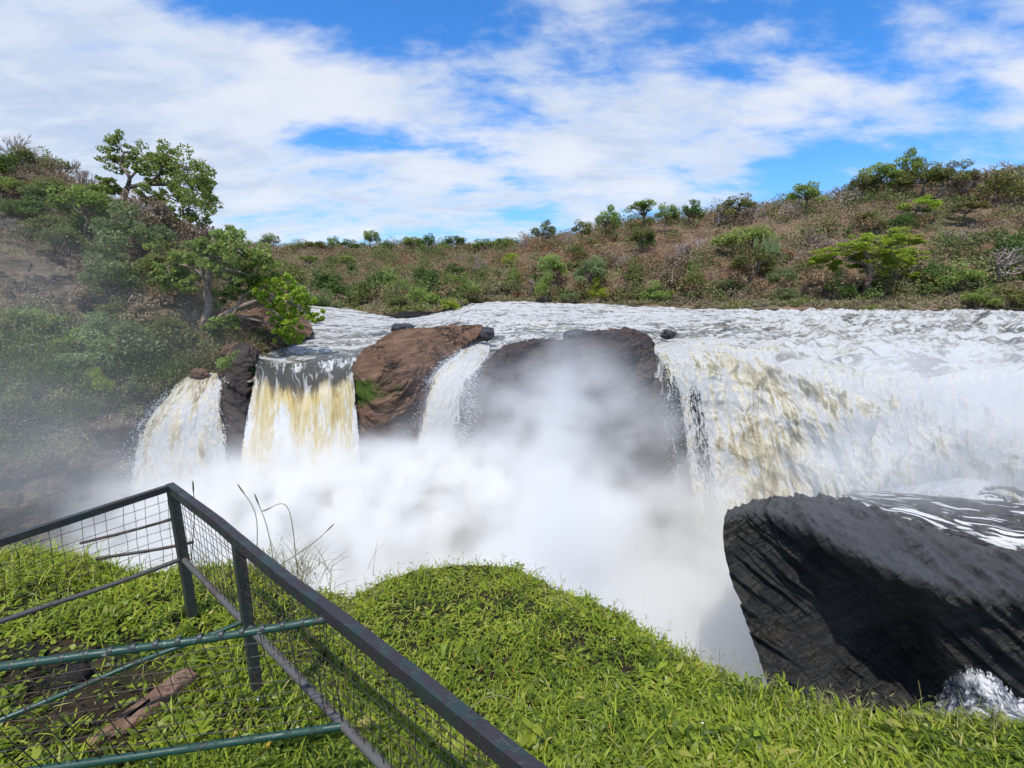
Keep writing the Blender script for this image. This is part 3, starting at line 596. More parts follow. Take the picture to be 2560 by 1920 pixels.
top_x = np.interp(VXg / VYg, [-.95, -.72, -.5, -.33, -.15, -.03, .07, .17, .27, .34, .45, .7, 1.0], [-6.6, -6.2, -5.8, -5.3, -4.9, -2.9, -1.9, -2.3, -4.5, -6.0, -6.4, -6.4, -6.4])
ztop = top_x - 0.10 * np.maximum(16 - VYg, 0) * 1.2 + 1.9 * nz1 + .6 * nz2
dens = sstep(ztop - VZg, -0.2, 1.4) * (0.34 + 0.50 * sstep(ztop - VZg, 0.5, 5)) * np.clip(0.75 + 1.5 * nz1 + 0.7 * nz2, 0.04, 2.2)
dens *= sstep(VYg, 7.2, 9.5)
dens += (.10 + sstep(nz2 * .8 + nz1 * .6 + .3 * nz3, -.22, .2)) * (6 * blob3(960, 1262, 19.5, 5.2, 1.8, 1.7) + 4.0 * blob3(660, 1300, 19.5, 3.2, 1.6, 1.6) + 4.0 * blob3(1130, 1205, 20.5, 2.2, 1.6, 1.3) + 1.6 * blob3(430, 1340, 19.5, 3, 1.6, 2.0))
dens += np.clip(0.55 + 2.0 * nz1 + .7 * nz2, 0, 3) * (0.65 * blob3(1380, 1030, 21, 3.2, 1.8, 2.0) + 0.16 * blob3(1330, 930, 21.8, 3.4, 1.2, 1.6))
dens += np.clip(0.55 + 1.8 * nz1 + .7 * nz2, 0, 3) * (0.42 * blob3(1585, 1090, 24.2, 2.4, 1.3, 2.0) + 0.30 * blob3(1720, 1250, 20.5, 2.6, 1.5, 1.4) + 0.22 * blob3(1250, 1000, 22.6, 1.8, 1.0, 1.6))
dens += np.clip(0.7 + 1.4 * nz1 + 0.6 * nz2, 0, 3) * (0.40 * blob3(2450, 1020, 15.5, 3.6, 1.8, 1.5) + 0.35 * blob3(2200, 905, 20.5, 4.2, 1.6, 1.0) + 0.45 * blob3(2250, 1180, 16, 4, 1.5, 1.0))
dens += np.clip(.8 + 1.4 * nz1, 0, 2) * 0.05 * blob3(20, 1150, 17, 5.5, 3.5, 3.0) + 0.012 * np.clip(.8 + 1.2 * nz1, 0, 2) * blob3(40, 760, 19, 8, 6, 5.5)
dens *= sstep(VXg, VX0, VX0 + 2) * sstep(VX1 - VXg, 0, 2) * sstep(VYg, VY0, VY0 + 1) * sstep(VY1 - VYg, 0, 1.5) * sstep(VZ1 - VZg, 0, 4)
dens = np.where(dens < 0.004, 0, dens)
def make_mist():
    m, q = new_mat('spray_mist')
    p = q.node('ShaderNodeVolumePrincipled'); p.inputs['Color'].default_value = (0.996, 0.99, 0.972, 1)
    p.inputs['Density'].default_value = 1.0; p.inputs['Anisotropy'].default_value = 0.0
    q.l.new(p.outputs[0], q.out.inputs['Volume']); m.cycles.volume_step_rate = 2.0
    me = bpy.data.meshes.new('mist'); N = nx * ny * nz
    me.vertices.add(N); me.vertices.foreach_set('co', np.zeros(N * 3, np.float32))
    a = me.attributes.new('amount', 'FLOAT', 'POINT'); a.data.foreach_set('value', dens.astype(np.float32).ravel())
    me.materials.append(m); o = obj('mist', me, kind='stuff', label='white spray mist filling the gorge below the falls')
    t = bpy.data.node_groups.new('mist_volume', 'GeometryNodeTree')
    t.interface.new_socket('Geometry', in_out='INPUT', socket_type='NodeSocketGeometry'); t.interface.new_socket('Geometry', in_out='OUTPUT', socket_type='NodeSocketGeometry')
    g = NT(t); gi = g.node('NodeGroupInput'); go = g.node('NodeGroupOutput')
    pos = g.node('GeometryNodeInputPosition').outputs[0]; sep = g.node('ShaderNodeSeparateXYZ'); g.put(sep.inputs[0], pos)
    def idx(v, a, b, n): return g.m('MINIMUM', g.m('MAXIMUM', g.m('FLOOR', g.m('MULTIPLY', g.m('SUBTRACT', v, a), n / (b - a))), 0.0), n - 1.0)
    ix, iy, iz = idx(sep.outputs[0], VX0, VX1, nx), idx(sep.outputs[1], VY0, VY1, ny), idx(sep.outputs[2], VZ0, VZ1, nz)
    k = g.m('ADD', g.m('MULTIPLY', g.m('ADD', g.m('MULTIPLY', ix, float(ny)), iy), float(nz)), iz)
    na = g.node('GeometryNodeInputNamedAttribute', data_type='FLOAT'); na.inputs['Name'].default_value = 'amount'
    si = g.node('GeometryNodeSampleIndex', data_type='FLOAT', domain='POINT')
    g.l.new(gi.outputs[0], si.inputs['Geometry']); g.l.new(na.outputs[0], si.inputs['Value']); g.put(si.inputs['Index'], k)
    vc = g.node('GeometryNodeVolumeCube'); g.put(vc.inputs['Density'], si.outputs[0])
    vc.inputs['Min'].default_value = (VX0, VY0, VZ0); vc.inputs['Max'].default_value = (VX1, VY1, VZ1)
    for nme, n in (('Resolution X', nx), ('Resolution Y', ny), ('Resolution Z', nz)): vc.inputs[nme].default_value = n
    sm = g.node('GeometryNodeSetMaterial'); sm.inputs['Material'].default_value = m
    g.l.new(vc.outputs[0], sm.inputs[0]); g.l.new(sm.outputs[0], go.inputs[0])
    md = o.modifiers.new('volume', 'NODES'); md.node_group = t
    return o
make_mist()


# ---------------------------------------------------------------- plants
def leaf_mat(name, dark, light, dry=None, trans=0.35, rough=0.55):
    m, q = new_mat(name); t = q.attr('tint').outputs['Fac']
    stops = [(0.0, dark), (1.0, light)] if dry is None else [(0.0, dark), (0.82, light), (1.0, dry)]
    c = q.ramp(t, stops)
    oi = q.node('ShaderNodeObjectInfo'); hs = q.node('ShaderNodeHueSaturation'); q.put(hs.inputs['Color'], c)
    q.put(hs.inputs['Hue'], q.m('MULTIPLY_ADD', oi.outputs['Random'], 0.03, 0.485)); q.put(hs.inputs['Value'], q.m('MULTIPLY_ADD', oi.outputs['Random'], 0.35, 0.82)); c = hs.outputs[0]
    p = principled(q, c, rough, None, 0.25); tr = q.node('ShaderNodeBsdfTranslucent'); q.put(tr.inputs[0], q.mix(0.5, c, (light[0] * 1.3, light[1] * 1.3, light[2])))
    mx = q.node('ShaderNodeMixShader'); mx.inputs[0].default_value = trans; q.l.new(p, mx.inputs[1]); q.l.new(tr.outputs[0], mx.inputs[2])
    q.l.new(mx.outputs[0], q.out.inputs[0]); return m
def bark_mat(name, a, b):
    m, q = new_mat(name); o = q.node('ShaderNodeTexCoord').outputs['Object']; n = q.noise(q.map(o, scale=(3, 3, 0.8)), 2.5, 6, 0.65, 0.5)
    q.l.new(principled(q, q.mix(q.step(n, .35, .65), a, b), 0.9, q.bump(n, 0.8, 0.08), 0.15), q.out.inputs[0]); return m
L = {'green': leaf_mat('leaf_green', (0.125, 0.175, 0.04), (0.34, 0.43, 0.11)),
     'dark': leaf_mat('leaf_dark_green', (0.05, 0.095, 0.022), (0.15, 0.23, 0.055)),
     'lime': leaf_mat('leaf_lime', (0.18, 0.26, 0.022), (0.42, 0.50, 0.06)),
     'olive': leaf_mat('leaf_olive', (0.11, 0.12, 0.035), (0.26, 0.265, 0.085)),
     'pale': leaf_mat('leaf_grey_green', (0.11, 0.15, 0.06), (0.27, 0.33, 0.14)),
     'brown': leaf_mat('leaf_dry_brown', (0.20, 0.14, 0.09), (0.37, 0.28, 0.19), trans=0.15)}
M_BARK = bark_mat('bark', (0.12, 0.09, 0.065), (0.24, 0.19, 0.15)); M_TAN = bark_mat('tan_bark', (0.19, 0.14, 0.10), (0.36, 0.28, 0.21)); M_GREY = bark_mat('bare_wood', (0.26, 0.205, 0.17), (0.40, 0.33, 0.29))
M_SCRUB = None
def scrub_mat():
    m, q = new_mat('dry_scrub'); t = q.attr('tint').outputs['Fac']
    c = q.ramp(t, [(0.0, (0.31, 0.165, 0.085)), (0.25, (0.33, 0.22, 0.13)), (0.45, (0.29, 0.235, 0.17)), (0.62, (0.28, 0.25, 0.11)), (0.8, (0.18, 0.23, 0.055)), (1.0, (0.07, 0.12, 0.03))])
    q.l.new(principled(q, c, 0.9, None, 0.1), q.out.inputs[0]); return m
M_SCRUB = scrub_mat()

def leaf_quads(rng, c, size, up=0.5, aspect=0.5):
    """a rhombic leaf at every centre c (n x 3); size scalar or n"""
    n = len(c); d = rng.normal(size=(n, 3)); d /= np.linalg.norm(d, axis=1)[:, None]
    nr = rng.normal(size=(n, 3)) * (1 - up) + np.array([0, 0, up * 1.6]); nr /= np.linalg.norm(nr, axis=1)[:, None]
    t = d - (d * nr).sum(1)[:, None] * nr; t /= np.linalg.norm(t, axis=1)[:, None] + 1e-9; b = np.cross(nr, t)
    s = (size * rng.uniform(0.6, 1.3, n))[:, None]
    V = np.stack([c - t * s * .5, c + b * s * aspect * .5 - t * s * .05, c + t * s * .5, c - b * s * aspect * .5 - t * s * .05], 1)
    return V.reshape(-1, 3), np.arange(4 * n).reshape(n, 4)
def clump(rng, mb, c, r, n, size, tint=None, up=0.5, shell=0.55, aspect=0.55):
    r = np.asarray(r, float) * np.ones(3); d = rng.normal(size=(n, 3)); d /= np.linalg.norm(d, axis=1)[:, None]
    p = d * (shell + (1 - shell) * rng.uniform(0, 1, n) ** 0.6)[:, None] * rng.uniform(0.75, 1.1, n)[:, None]
    V, F = leaf_quads(rng, np.asarray(c) + p * r, size, up, aspect)
    base = rng.uniform(0.2, 0.75) if tint is None else tint
    t = np.clip(base + rng.normal(0, 0.18, n), 0, 1); mb.add(V, F, np.repeat(t, 4))
def wander(rng, a, b, k=5, w=0.12):
    t = np.linspace(0, 1, k)[:, None]; p = a * (1 - t) + b * t; o = rng.normal(size=(k, 3)) * w * np.linalg.norm(b - a); o[0] = o[-1] = 0
    return p + o * np.sin(np.pi * t)
def tree_proto(seed, kind, nleaf=2600):
    """a plant about one metre across; returns wood and crown builders"""
    rng = np.random.default_rng(seed); wood, crown = MB(), MB()
    if kind == 'tree':
        top = np.array([rng.normal(0, .06), rng.normal(0, .06), 0.45]); wood.tube(wander(rng, np.zeros(3), top, 5, .08), np.linspace(.035, .022, 5), 6)
        k = 15
        for i in range(k):
            a = rng.uniform(0, 2 * np.pi); R = .42 * math.sqrt(rng.uniform(.05, 1)); c = np.array([R * np.cos(a), R * np.sin(a), .88 - .55 * R * R / .18 * .6 + rng.normal(0, .07)])
            wood.tube(wander(rng, top, c, 5, .1), np.linspace(.018, .005, 5), 5)
            clump(rng, crown, c, rng.uniform(.12, .19) * np.array([1.15, 1.15, .8]), nleaf // k, .055)
    elif kind == 'bush':
        k = 16
        for i in range(k):
            a = rng.uniform(0, 2 * np.pi); R = .40 * math.sqrt(rng.uniform(0, 1)); c = np.array([R * np.cos(a), R * np.sin(a), .12 + .5 * (1 - (R / .46) ** 2) * rng.uniform(.55, 1.15)])
            wood.tube(wander(rng, np.array([R * .2 * np.cos(a), R * .2 * np.sin(a), -.05]), c, 4, .1), np.linspace(.014, .005, 4), 5)
            clump(rng, crown, c, rng.uniform(.13, .21) * np.array([1.1, 1.1, .85]), nleaf // k, .055)
    elif kind == 'flat':
        top = np.array([.04, 0, .42]); wood.tube(wander(rng, np.zeros(3), top, 5, .08), np.linspace(.035, .02, 5), 6); k = 18
        for i in range(k):
            a = rng.uniform(0, 2 * np.pi); R = .48 * math.sqrt(rng.uniform(.03, 1)); c = np.array([R * np.cos(a), R * np.sin(a), .72 + rng.normal(0, .05) - .1 * R])
            wood.tube(wander(rng, top, c, 5, .08), np.linspace(.016, .004, 5), 5)
            clump(rng, crown, c, rng.uniform(.10, .16) * np.array([1.2, 1.2, .5]), nleaf // k, .055, up=.7)
    elif kind == 'bare':
        def grow(p, d, l, r, lev):
            e = p + d * l; wood.tube(wander(rng, p, e, 4, .1), np.linspace(r, r * .7, 4), 4)
            if lev == 0: return
            for _ in range(3 if lev > 1 else 4):
                nd = d + rng.normal(size=3) * .55 + np.array([0, 0, .12]); nd /= np.linalg.norm(nd); grow(p + (e - p) * rng.uniform(.55, 1), nd, l * rng.uniform(.6, .8), r * .6, lev - 1)
        for _ in range(3):
            d = np.array([rng.normal(0, .4), rng.normal(0, .4), 1]); grow(np.array([rng.normal(0, .03), rng.normal(0, .03), -.03]), d / np.linalg.norm(d), .3, .026, 4)
    elif kind == 'euphorbia':
        wood.tube([[0, 0, 0], [.01, 0, .3]], [.05, .045], 6)
        for i in range(34):
            a = rng.uniform(0, 2 * np.pi); R = rng.uniform(.08, .34); h = rng.uniform(.6, 1.0)
            crown.tube([[0, 0, .26], [R * .6 * np.cos(a), R * .6 * np.sin(a), .34], [R * np.cos(a), R * np.sin(a), .5], [R * 1.05 * np.cos(a), R * 1.05 * np.sin(a), h]], [.022, .028, .03, .018], 5, rng.uniform(.3, 1))
    return wood, crown
PROTO = {}
def proto(kind, color, v):
    k = (kind, color, v)
    if k not in PROTO:
        w, c = tree_proto(100 * v + sum(map(ord, kind)), kind, 3000 if kind in ('tree', 'flat') else 2600)
        PROTO[k] = (w.mesh('trunk', [M_GREY if kind == 'bare' else M_BARK]) if w.V else None, c.mesh('crown', [L[color]], False) if c.V else None)
    return PROTO[k]
def plant(kind, color, v, loc, sc, label, cat, group=None, name=None):
    name = name or {'tree': 'tree', 'bush': 'bush', 'flat': 'acacia_tree', 'bare': 'bare_tree', 'euphorbia': 'euphorbia_tree'}[kind]
    w, c = proto(kind, color, v)
    if c is None:
        o = obj(name, w, None, label, cat, group, None, loc)
    else:
        o = thing(name, loc, label, cat, group)
        obj('stems' if kind == 'bush' else 'trunk', w, o); obj('foliage' if kind == 'bush' else 'crown', c, o)
    o.rotation_euler = (0, 0, random.uniform(0, 6.28)); o.scale = sc
    return o
random.seed(5)
_far = proj(G_FAR); _left = proj(G_LEFT)
def on_hill(G, pj, px, py, rows=slice(None)):
    d = (pj[0][rows] - px) ** 2 + (pj[1][rows] - py) ** 2 + 0.002 * G[rows][..., 1] ** 2
    return G[rows].reshape(-1, 3)[np.argmin(d)]
ORD = ['first', 'second', 'third', 'fourth', 'fifth', 'sixth', 'seventh', 'eighth', 'ninth', 'tenth', 'eleventh', 'twelfth', 'thirteenth', 'fourteenth', 'fifteenth', 'sixteenth', 'seventeenth', 'eighteenth', 'nineteenth', 'twentieth', 'twenty-first', 'twenty-second', 'twenty-third', 'twenty-fourth', 'twenty-fifth', 'twenty-sixth', 'twenty-seventh', 'twenty-eighth', 'twenty-ninth', 'thirtieth']
WORD = {'green': 'green', 'dark': 'dark green', 'lime': 'bright lime-green', 'olive': 'olive-green', 'pale': 'pale grey-green', 'brown': 'dry brown'}
KINDW = {'tree': 'leafy tree', 'bush': 'rounded bush', 'flat': 'flat-topped acacia', 'bare': 'leafless grey tree', 'euphorbia': 'candelabra euphorbia'}
CATW = {'tree': 'tree', 'bush': 'bush', 'flat': 'tree', 'bare': 'tree', 'euphorbia': 'tree'}
# (centre px, centre py, width px, height px, kind, colour)
skyline = [(676, 609, 44, 26, 'tree', 'pale'), (741, 617, 44, 20, 'bush', 'pale'), (795, 621, 50, 22, 'tree', 'olive'), (835, 618, 28, 28, 'tree', 'green'), (871, 621, 40, 22, 'tree', 'dark'),
    (929, 609, 34, 38, 'tree', 'green'), (965, 618, 34, 24, 'bush', 'dark'), (1001, 609, 32, 36, 'bare', 'brown'), (1034, 617, 44, 30, 'tree', 'green'), (1074, 615, 32, 32, 'tree', 'dark'), (1108, 619, 36, 24, 'bush', 'green'),
    (1139, 612, 44, 28, 'tree', 'dark'), (1175, 622, 34, 18, 'bush', 'olive'), (1211, 621, 52, 24, 'tree', 'green'), (1265, 615, 46, 26, 'tree', 'green'), (1320, 607, 30, 34, 'bare', 'brown'), (1363, 598, 46, 44, 'tree', 'pale'),
    (1414, 594, 36, 40, 'bare', 'brown'), (1454, 591, 42, 40, 'tree', 'olive'), (1514, 573, 48, 54, 'tree', 'green'), (1608, 555, 66, 46, 'flat', 'green'), (1665, 557, 46, 46, 'tree', 'green'), (1730, 548, 40, 40, 'tree', 'dark'),
    (1790, 538, 60, 50, 'bare', 'brown'), (1841, 538, 62, 44, 'tree', 'olive'), (1892, 526, 40, 50, 'bare', 'brown'), (1949, 524, 56, 44, 'bare', 'brown'), (2012, 508, 60, 46, 'tree', 'green'), (2092, 492, 80, 48, 'bare', 'brown'),
    (2140, 482, 50, 44, 'tree', 'olive'), (2183, 470, 70, 52, 'tree', 'green'), (2246, 458, 56, 66, 'tree', 'green'), (2291, 470, 66, 56, 'tree', 'olive'), (2342, 462, 70, 58, 'bare', 'brown'), (2382, 470, 62, 52, 'tree', 'olive'),
    (2439, 462, 80, 60, 'bare', 'brown'), (2508, 485, 84, 60, 'bush', 'olive'), (2540, 432, 90, 72, 'bare', 'brown')]
slope = [(774, 666, 46, 30, 'flat', 'green'), (719, 675, 34, 26, 'bush', 'dark'), (868, 661, 40, 28, 'tree', 'green'), (886, 680, 30, 34, 'bush', 'dark'), (821, 722, 92, 58, 'bush', 'dark'), (810, 758, 80, 44, 'bush', 'pale'),
    (947, 718, 62, 60, 'bush', 'dark'), (985, 715, 70, 64, 'bush', 'green'), (905, 742, 56, 52, 'bush', 'olive'), (1063, 700, 56, 60, 'bush', 'dark'), (1085, 718, 80, 58, 'bush', 'dark'), (1142, 722, 90, 52, 'bush', 'green'),
    (1139, 688, 44, 36, 'tree', 'dark'), (1052, 744, 70, 44, 'bush', 'green'), (1204, 666, 44, 62, 'bare', 'brown'), (1280, 652, 44, 26, 'bush', 'lime'), (1381, 684, 70, 60, 'tree', 'green'), (1283, 693, 34, 40, 'bush', 'green'),
    (1316, 712, 60, 56, 'bare', 'brown'), (1367, 722, 60, 64, 'bush', 'green'), (1222, 718, 70, 54, 'bare', 'brown'), (1852, 604, 120, 56, 'bush', 'green'), (2291, 531, 70, 46, 'tree', 'lime'), (1596, 608, 64, 52, 'tree', 'olive'),
    (1621, 612, 36, 40, 'bush', 'dark'), (1721, 628, 140, 70, 'bare', 'brown'), (1480, 702, 76, 74, 'tree', 'pale'), (1499, 730, 52, 44, 'bush', 'lime'), (1587, 690, 40, 52, 'bush', 'olive'), (1687, 690, 72, 76, 'bush', 'brown'),
    (1735, 714, 72, 66, 'bush', 'olive'), (1875, 680, 90, 80, 'tree', 'olive'), (1912, 646, 62, 66, 'euphorbia', 'pale'), (1955, 696, 62, 44, 'bush', 'pale'), (2097, 724, 60, 60, 'bush', 'dark'), (2462, 655, 170, 110, 'bare', 'brown'),
    (2382, 702, 100, 56, 'bush', 'green'), (2325, 690, 80, 56, 'bush', 'dark'), (2416, 545, 70, 40, 'flat', 'olive'), (2520, 640, 100, 90, 'bush', 'dark'), (2250, 560, 60, 40, 'bush', 'dark'), (2160, 560, 70, 40, 'bush', 'olive'),
    (2400, 590, 90, 60, 'bare', 'brown'), (2020, 600, 90, 50, 'bare', 'brown'), (1960, 640, 80, 50, 'bare', 'brown'), (1440, 640, 60, 36, 'bush', 'olive'), (1540, 650, 60, 46, 'bare', 'brown'), (1430, 740, 50, 30, 'bush', 'pale'),
    (1650, 735, 80, 40, 'bush', 'green'), (1820, 725, 90, 40, 'bush', 'pale'), (1960, 738, 60, 26, 'bush', 'pale'), (2300, 728, 60, 26, 'bush', 'olive'), (2520, 745, 100, 44, 'bush', 'olive'), (2440, 750, 80, 36, 'bush', 'green'), (1560, 740, 60, 34, 'bush', 'olive'),
    (1000, 762, 70, 30, 'bush', 'olive'), (1120, 765, 60, 26, 'bush', 'lime'), (760, 745, 70, 50, 'bush', 'pale'), (700, 730, 60, 60, 'bush', 'olive')]
def sow(lst, where, grp, sky=False):
    lst = sorted(lst); cnt = {}
    tot = {}
    for t in lst: tot[(t[4], t[5])] = tot.get((t[4], t[5]), 0) + 1
    for i, (px, py, w, h, kind, colr) in enumerate(lst):
        b = on_hill(G_FAR, _far, px, py + h / 2 + (4 if sky else 0), slice(0, 186))
        Dm = b[1] * (1.0) / FPX; W_, H_ = w * Dm * (1.25 + .12 * (px > 1700) if sky else 1.15), h * Dm * (1.5 + .08 * (px > 1700) if sky else 1.3)
        kk = {'tree': (1.0, 1.02), 'bush': (1.0, .72), 'flat': (1.05, .82), 'bare': (.9, .95), 'euphorbia': (.7, 1.0)}[kind]
        key = (kind, colr); cnt[key] = cnt.get(key, 0) + 1
        nm = KINDW[kind] if kind in ('bare', 'euphorbia') else WORD[colr] + ' ' + KINDW[kind]
        lab = (f'{ORD[cnt[key] - 1]} {nm} from the left {where}' if tot[key] > 1 else f'{nm} {where}')
        s = W_ / kk[0]; plant(kind, colr, 1 + i % 3, tuple(b - np.array([0, 0, .1])), (s, s, H_ / kk[1] + (.15 if not sky else .5)), lab, CATW[kind], grp)
sow(skyline, 'along the far skyline', 'trees along the far skyline', True)
sow(slope, 'on the far slope', 'trees and bushes on the far bank')

# near-left hillside bushes
left = [(25, 422, 90, 60, 'bush', 'dark'), (75, 402, 80, 56, 'bush', 'olive'), (135, 412, 90, 60, 'bush', 'olive'), (12, 462, 70, 50, 'bush', 'green'), (70, 521, 110, 56, 'bush', 'dark'), (120, 470, 110, 60, 'bush', 'olive'), (190, 500, 70, 50, 'bush', 'olive'),
    (228, 524, 96, 80, 'bush', 'green'), (246, 566, 90, 70, 'bush', 'green'), (115, 566, 120, 60, 'bush', 'olive'), (156, 590, 80, 70, 'bush', 'pale'), (197, 578, 80, 70, 'bush', 'green'), (270, 634, 96, 70, 'bush', 'pale'), (335, 600, 100, 60, 'bush', 'brown'),
    (451, 584, 70, 50, 'bush', 'lime'), (430, 690, 110, 70, 'bush', 'green'), (287, 700, 110, 80, 'bush', 'pale'), (355, 660, 110, 80, 'bush', 'brown'), (385, 574, 90, 60, 'bush', 'olive'), (451, 740, 140, 80, 'bush', 'brown'),
    (380, 780, 120, 80, 'bush', 'brown'), (265, 822, 120, 90, 'bush', 'pale'), (287, 880, 120, 90, 'bush', 'green'), (348, 838, 120, 80, 'bush', 'green'), (410, 840, 90, 60, 'bush', 'pale'), (220, 740, 90, 70, 'bush', 'brown'), (240, 905, 80, 60, 'bush', 'dark'),
    (310, 780, 100, 70, 'bush', 'olive'), (336, 958, 50, 44, 'bush', 'pale'), (590, 905, 84, 66, 'bush', 'green'), (615, 935, 60, 64, 'bush', 'dark'), (720, 700, 110, 100, 'bush', 'olive'), (782, 765, 90, 60, 'bush', 'pale'), (640, 690, 80, 80, 'bush', 'olive'),
    (40, 370, 90, 80, 'bare', 'brown'), (160, 405, 80, 60, 'bare', 'brown'), (205, 445, 70, 60, 'bare', 'brown'), (420, 590, 90, 70, 'bare', 'brown'), (540, 640, 90, 60, 'bare', 'brown'), (475, 790, 90, 70, 'bare', 'brown'), (340, 740, 100, 70, 'bare', 'brown'), (30, 560, 90, 50, 'bare', 'brown'),
    (80, 790, 130, 60, 'bush', 'green'), (190, 850, 110, 60, 'bush', 'lime'), (20, 860, 120, 70, 'bush', 'olive'), (560, 790, 80, 60, 'bush', 'brown'), (30, 1000, 140, 90, 'bush', 'olive'), (245, 950, 70, 80, 'bush', 'lime'), (140, 930, 110, 70, 'bush', 'dark'),
    (350, 650, 150, 130, 'tree', 'pale'), (225, 560, 120, 100, 'tree', 'green'), (170, 610, 110, 80, 'bush', 'olive'), (440, 720, 150, 110, 'tree', 'olive'), (580, 715, 140, 110, 'tree', 'olive'), (320, 850, 170, 110, 'bush', 'pale'), (420, 830, 140, 90, 'bush', 'olive'), (380, 600, 110, 110, 'tree', 'brown'), (290, 740, 130, 100, 'tree', 'pale'), (50, 530, 100, 60, 'bush', 'dark'), (110, 490, 100, 56, 'bush', 'pale'), (490, 640, 110, 90, 'tree', 'brown'), (250, 880, 150, 100, 'bush', 'pale')]
left.sort(); cnt = {}; tot = {}
for t in left: tot[(t[4], t[5])] = tot.get((t[4], t[5]), 0) + 1
for i, (px, py, w, h, kind, colr) in enumerate(left):
    b = on_hill(G_LEFT, _left, px, py + h / 2, slice(0, 236))
    if px in (590, 615): b = P(px, py + h * .4, 24.3 if px == 590 else 23.4)
    Dm = b[1] / FPX; s = w * Dm; key = (kind, colr); cnt[key] = cnt.get(key, 0) + 1
    nm = KINDW[kind] if kind == 'bare' else WORD[colr] + ' ' + KINDW[kind]
    lab = f'{ORD[cnt[key] - 1]} {nm} from the left on the near left hillside'
    if px == 590: lab = 'green shrub growing on the dark rock rib between the two left waterfalls'
    if px == 615: lab = 'dark green shrub hanging down the dark rock rib beside the ochre waterfall'
    plant(kind, colr, 1 + (i * 7) % 3, tuple(b - np.array([0, 0, .1])), (s, s, h * Dm / .66), lab, CATW[kind], 'bushes on the near left hillside')

def drawn_tree(name, D, base, limbs, clumps, color, nleaf, leaf, label, cat='tree', flat=0.8, r0=0.3, dd=1.2, seed=3, bark=None, up=.5, extra=None):
    """a tree whose limbs and leaf masses stand where the photograph shows them, at distance D, spread in depth by dd"""
    rng = np.random.default_rng(seed); o0 = P(*base, D); wood, crown = MB(), MB(); m = D / FPX; ends = []
    for l in limbs:
        dep = np.cumsum(rng.normal(0, dd * .22, len(l))); dep -= dep[0]
        if l is not limbs[0]: dep = dep + 0
        pts = np.array([P(x, y, D + dz) for (x, y, r), dz in zip(l, dep)]) - o0; ends += list(pts[1:])
        wood.tube(cr(pts, 4 * len(l)), cr(np.array([[r * m] for _, _, r in l]), 4 * len(l))[:, 0], 8)
    ends = np.array(ends)
    for (x, y, r) in clumps:
        c = P(x, y, D + rng.normal(0, dd)) - o0
        e = ends[np.argmin(np.linalg.norm(ends - c, axis=1))]; wood.tube(wander(rng, e, c, 5, .12), np.linspace(2.2 * m, .8 * m, 5), 5)
        for _ in range(10):
            f = c + rng.normal(size=3) * r * m * np.array([.72, .9, .72 * flat]); wood.tube(wander(rng, c, f, 4, .12), np.linspace(.9 * m, .4 * m, 4), 4)
            clump(rng, crown, f, np.array([1.1, 1.1, .75 * flat]) * r * m * rng.uniform(.38, .68), nleaf // 4, leaf, up=up)
    o = thing(name, tuple(o0), label, cat); obj('trunk', wood.mesh('trunk', [bark or M_BARK]), o); obj('crown', crown.mesh('crown', [L[color]], False), o)
    if extra:
        c2 = MB()
        for (x, y, r) in extra[1]:
            c = P(x, y, D + rng.normal(0, dd * .6)) - o0; e = ends[np.argmin(np.linalg.norm(ends - c, axis=1))]; wood_ = None
            for _ in range(14):
                f = c + rng.normal(size=3) * r * m * .95; clump(rng, c2, f, r * m * rng.uniform(.22, .5), nleaf // 7, leaf, up=.3)
        x = obj('crown', c2.mesh('crown', [L[extra[0]]], False), o); x['label'] = 'yellow-green leaves on the low branch over the water'
    return o
drawn_tree('spreading_tree', 44, (301, 650),
    [[(301, 655, 7), (303, 600, 7), (305, 550, 6.5), (307, 513, 6), (313, 484, 6), (318, 470, 6)], [(318, 470, 5), (336, 465, 5), (357, 461, 4.5), (393, 461, 4), (426, 463, 3.5), (463, 476, 2.5), (490, 500, 1.5)],
     [(318, 470, 5), (324, 447, 4), (316, 431, 3.5), (303, 414, 3), (311, 381, 1.5)], [(370, 461, 3.5), (398, 435, 3), (410, 414, 2.5), (451, 414, 2), (500, 425, 1.2)], [(305, 520, 4), (283, 500, 3.5), (262, 494, 3), (246, 484, 2)],
     [(430, 464, 2.5), (452, 500, 2), (459, 530, 1.6), (470, 555, 1)], [(324, 447, 3), (350, 420, 2.2), (385, 400, 1.6)]],
    [(300, 372, 22), (285, 405, 20), (340, 385, 22), (385, 400, 26), (420, 392, 22), (440, 420, 26), (400, 438, 20), (470, 425, 30), (505, 430, 26), (518, 455, 16), (480, 470, 30), (450, 480, 24), (500, 500, 24), (468, 522, 26), (486, 552, 16), (440, 545, 14),
     (365, 492, 16), (400, 490, 18), (245, 478, 18), (270, 458, 14), (290, 480, 12), (352, 428, 12), (515, 480, 16), (240, 500, 14)], 'green', 280, .25, 'tall spreading green tree on the skyline of the near left hill', flat=1.05, up=.3)
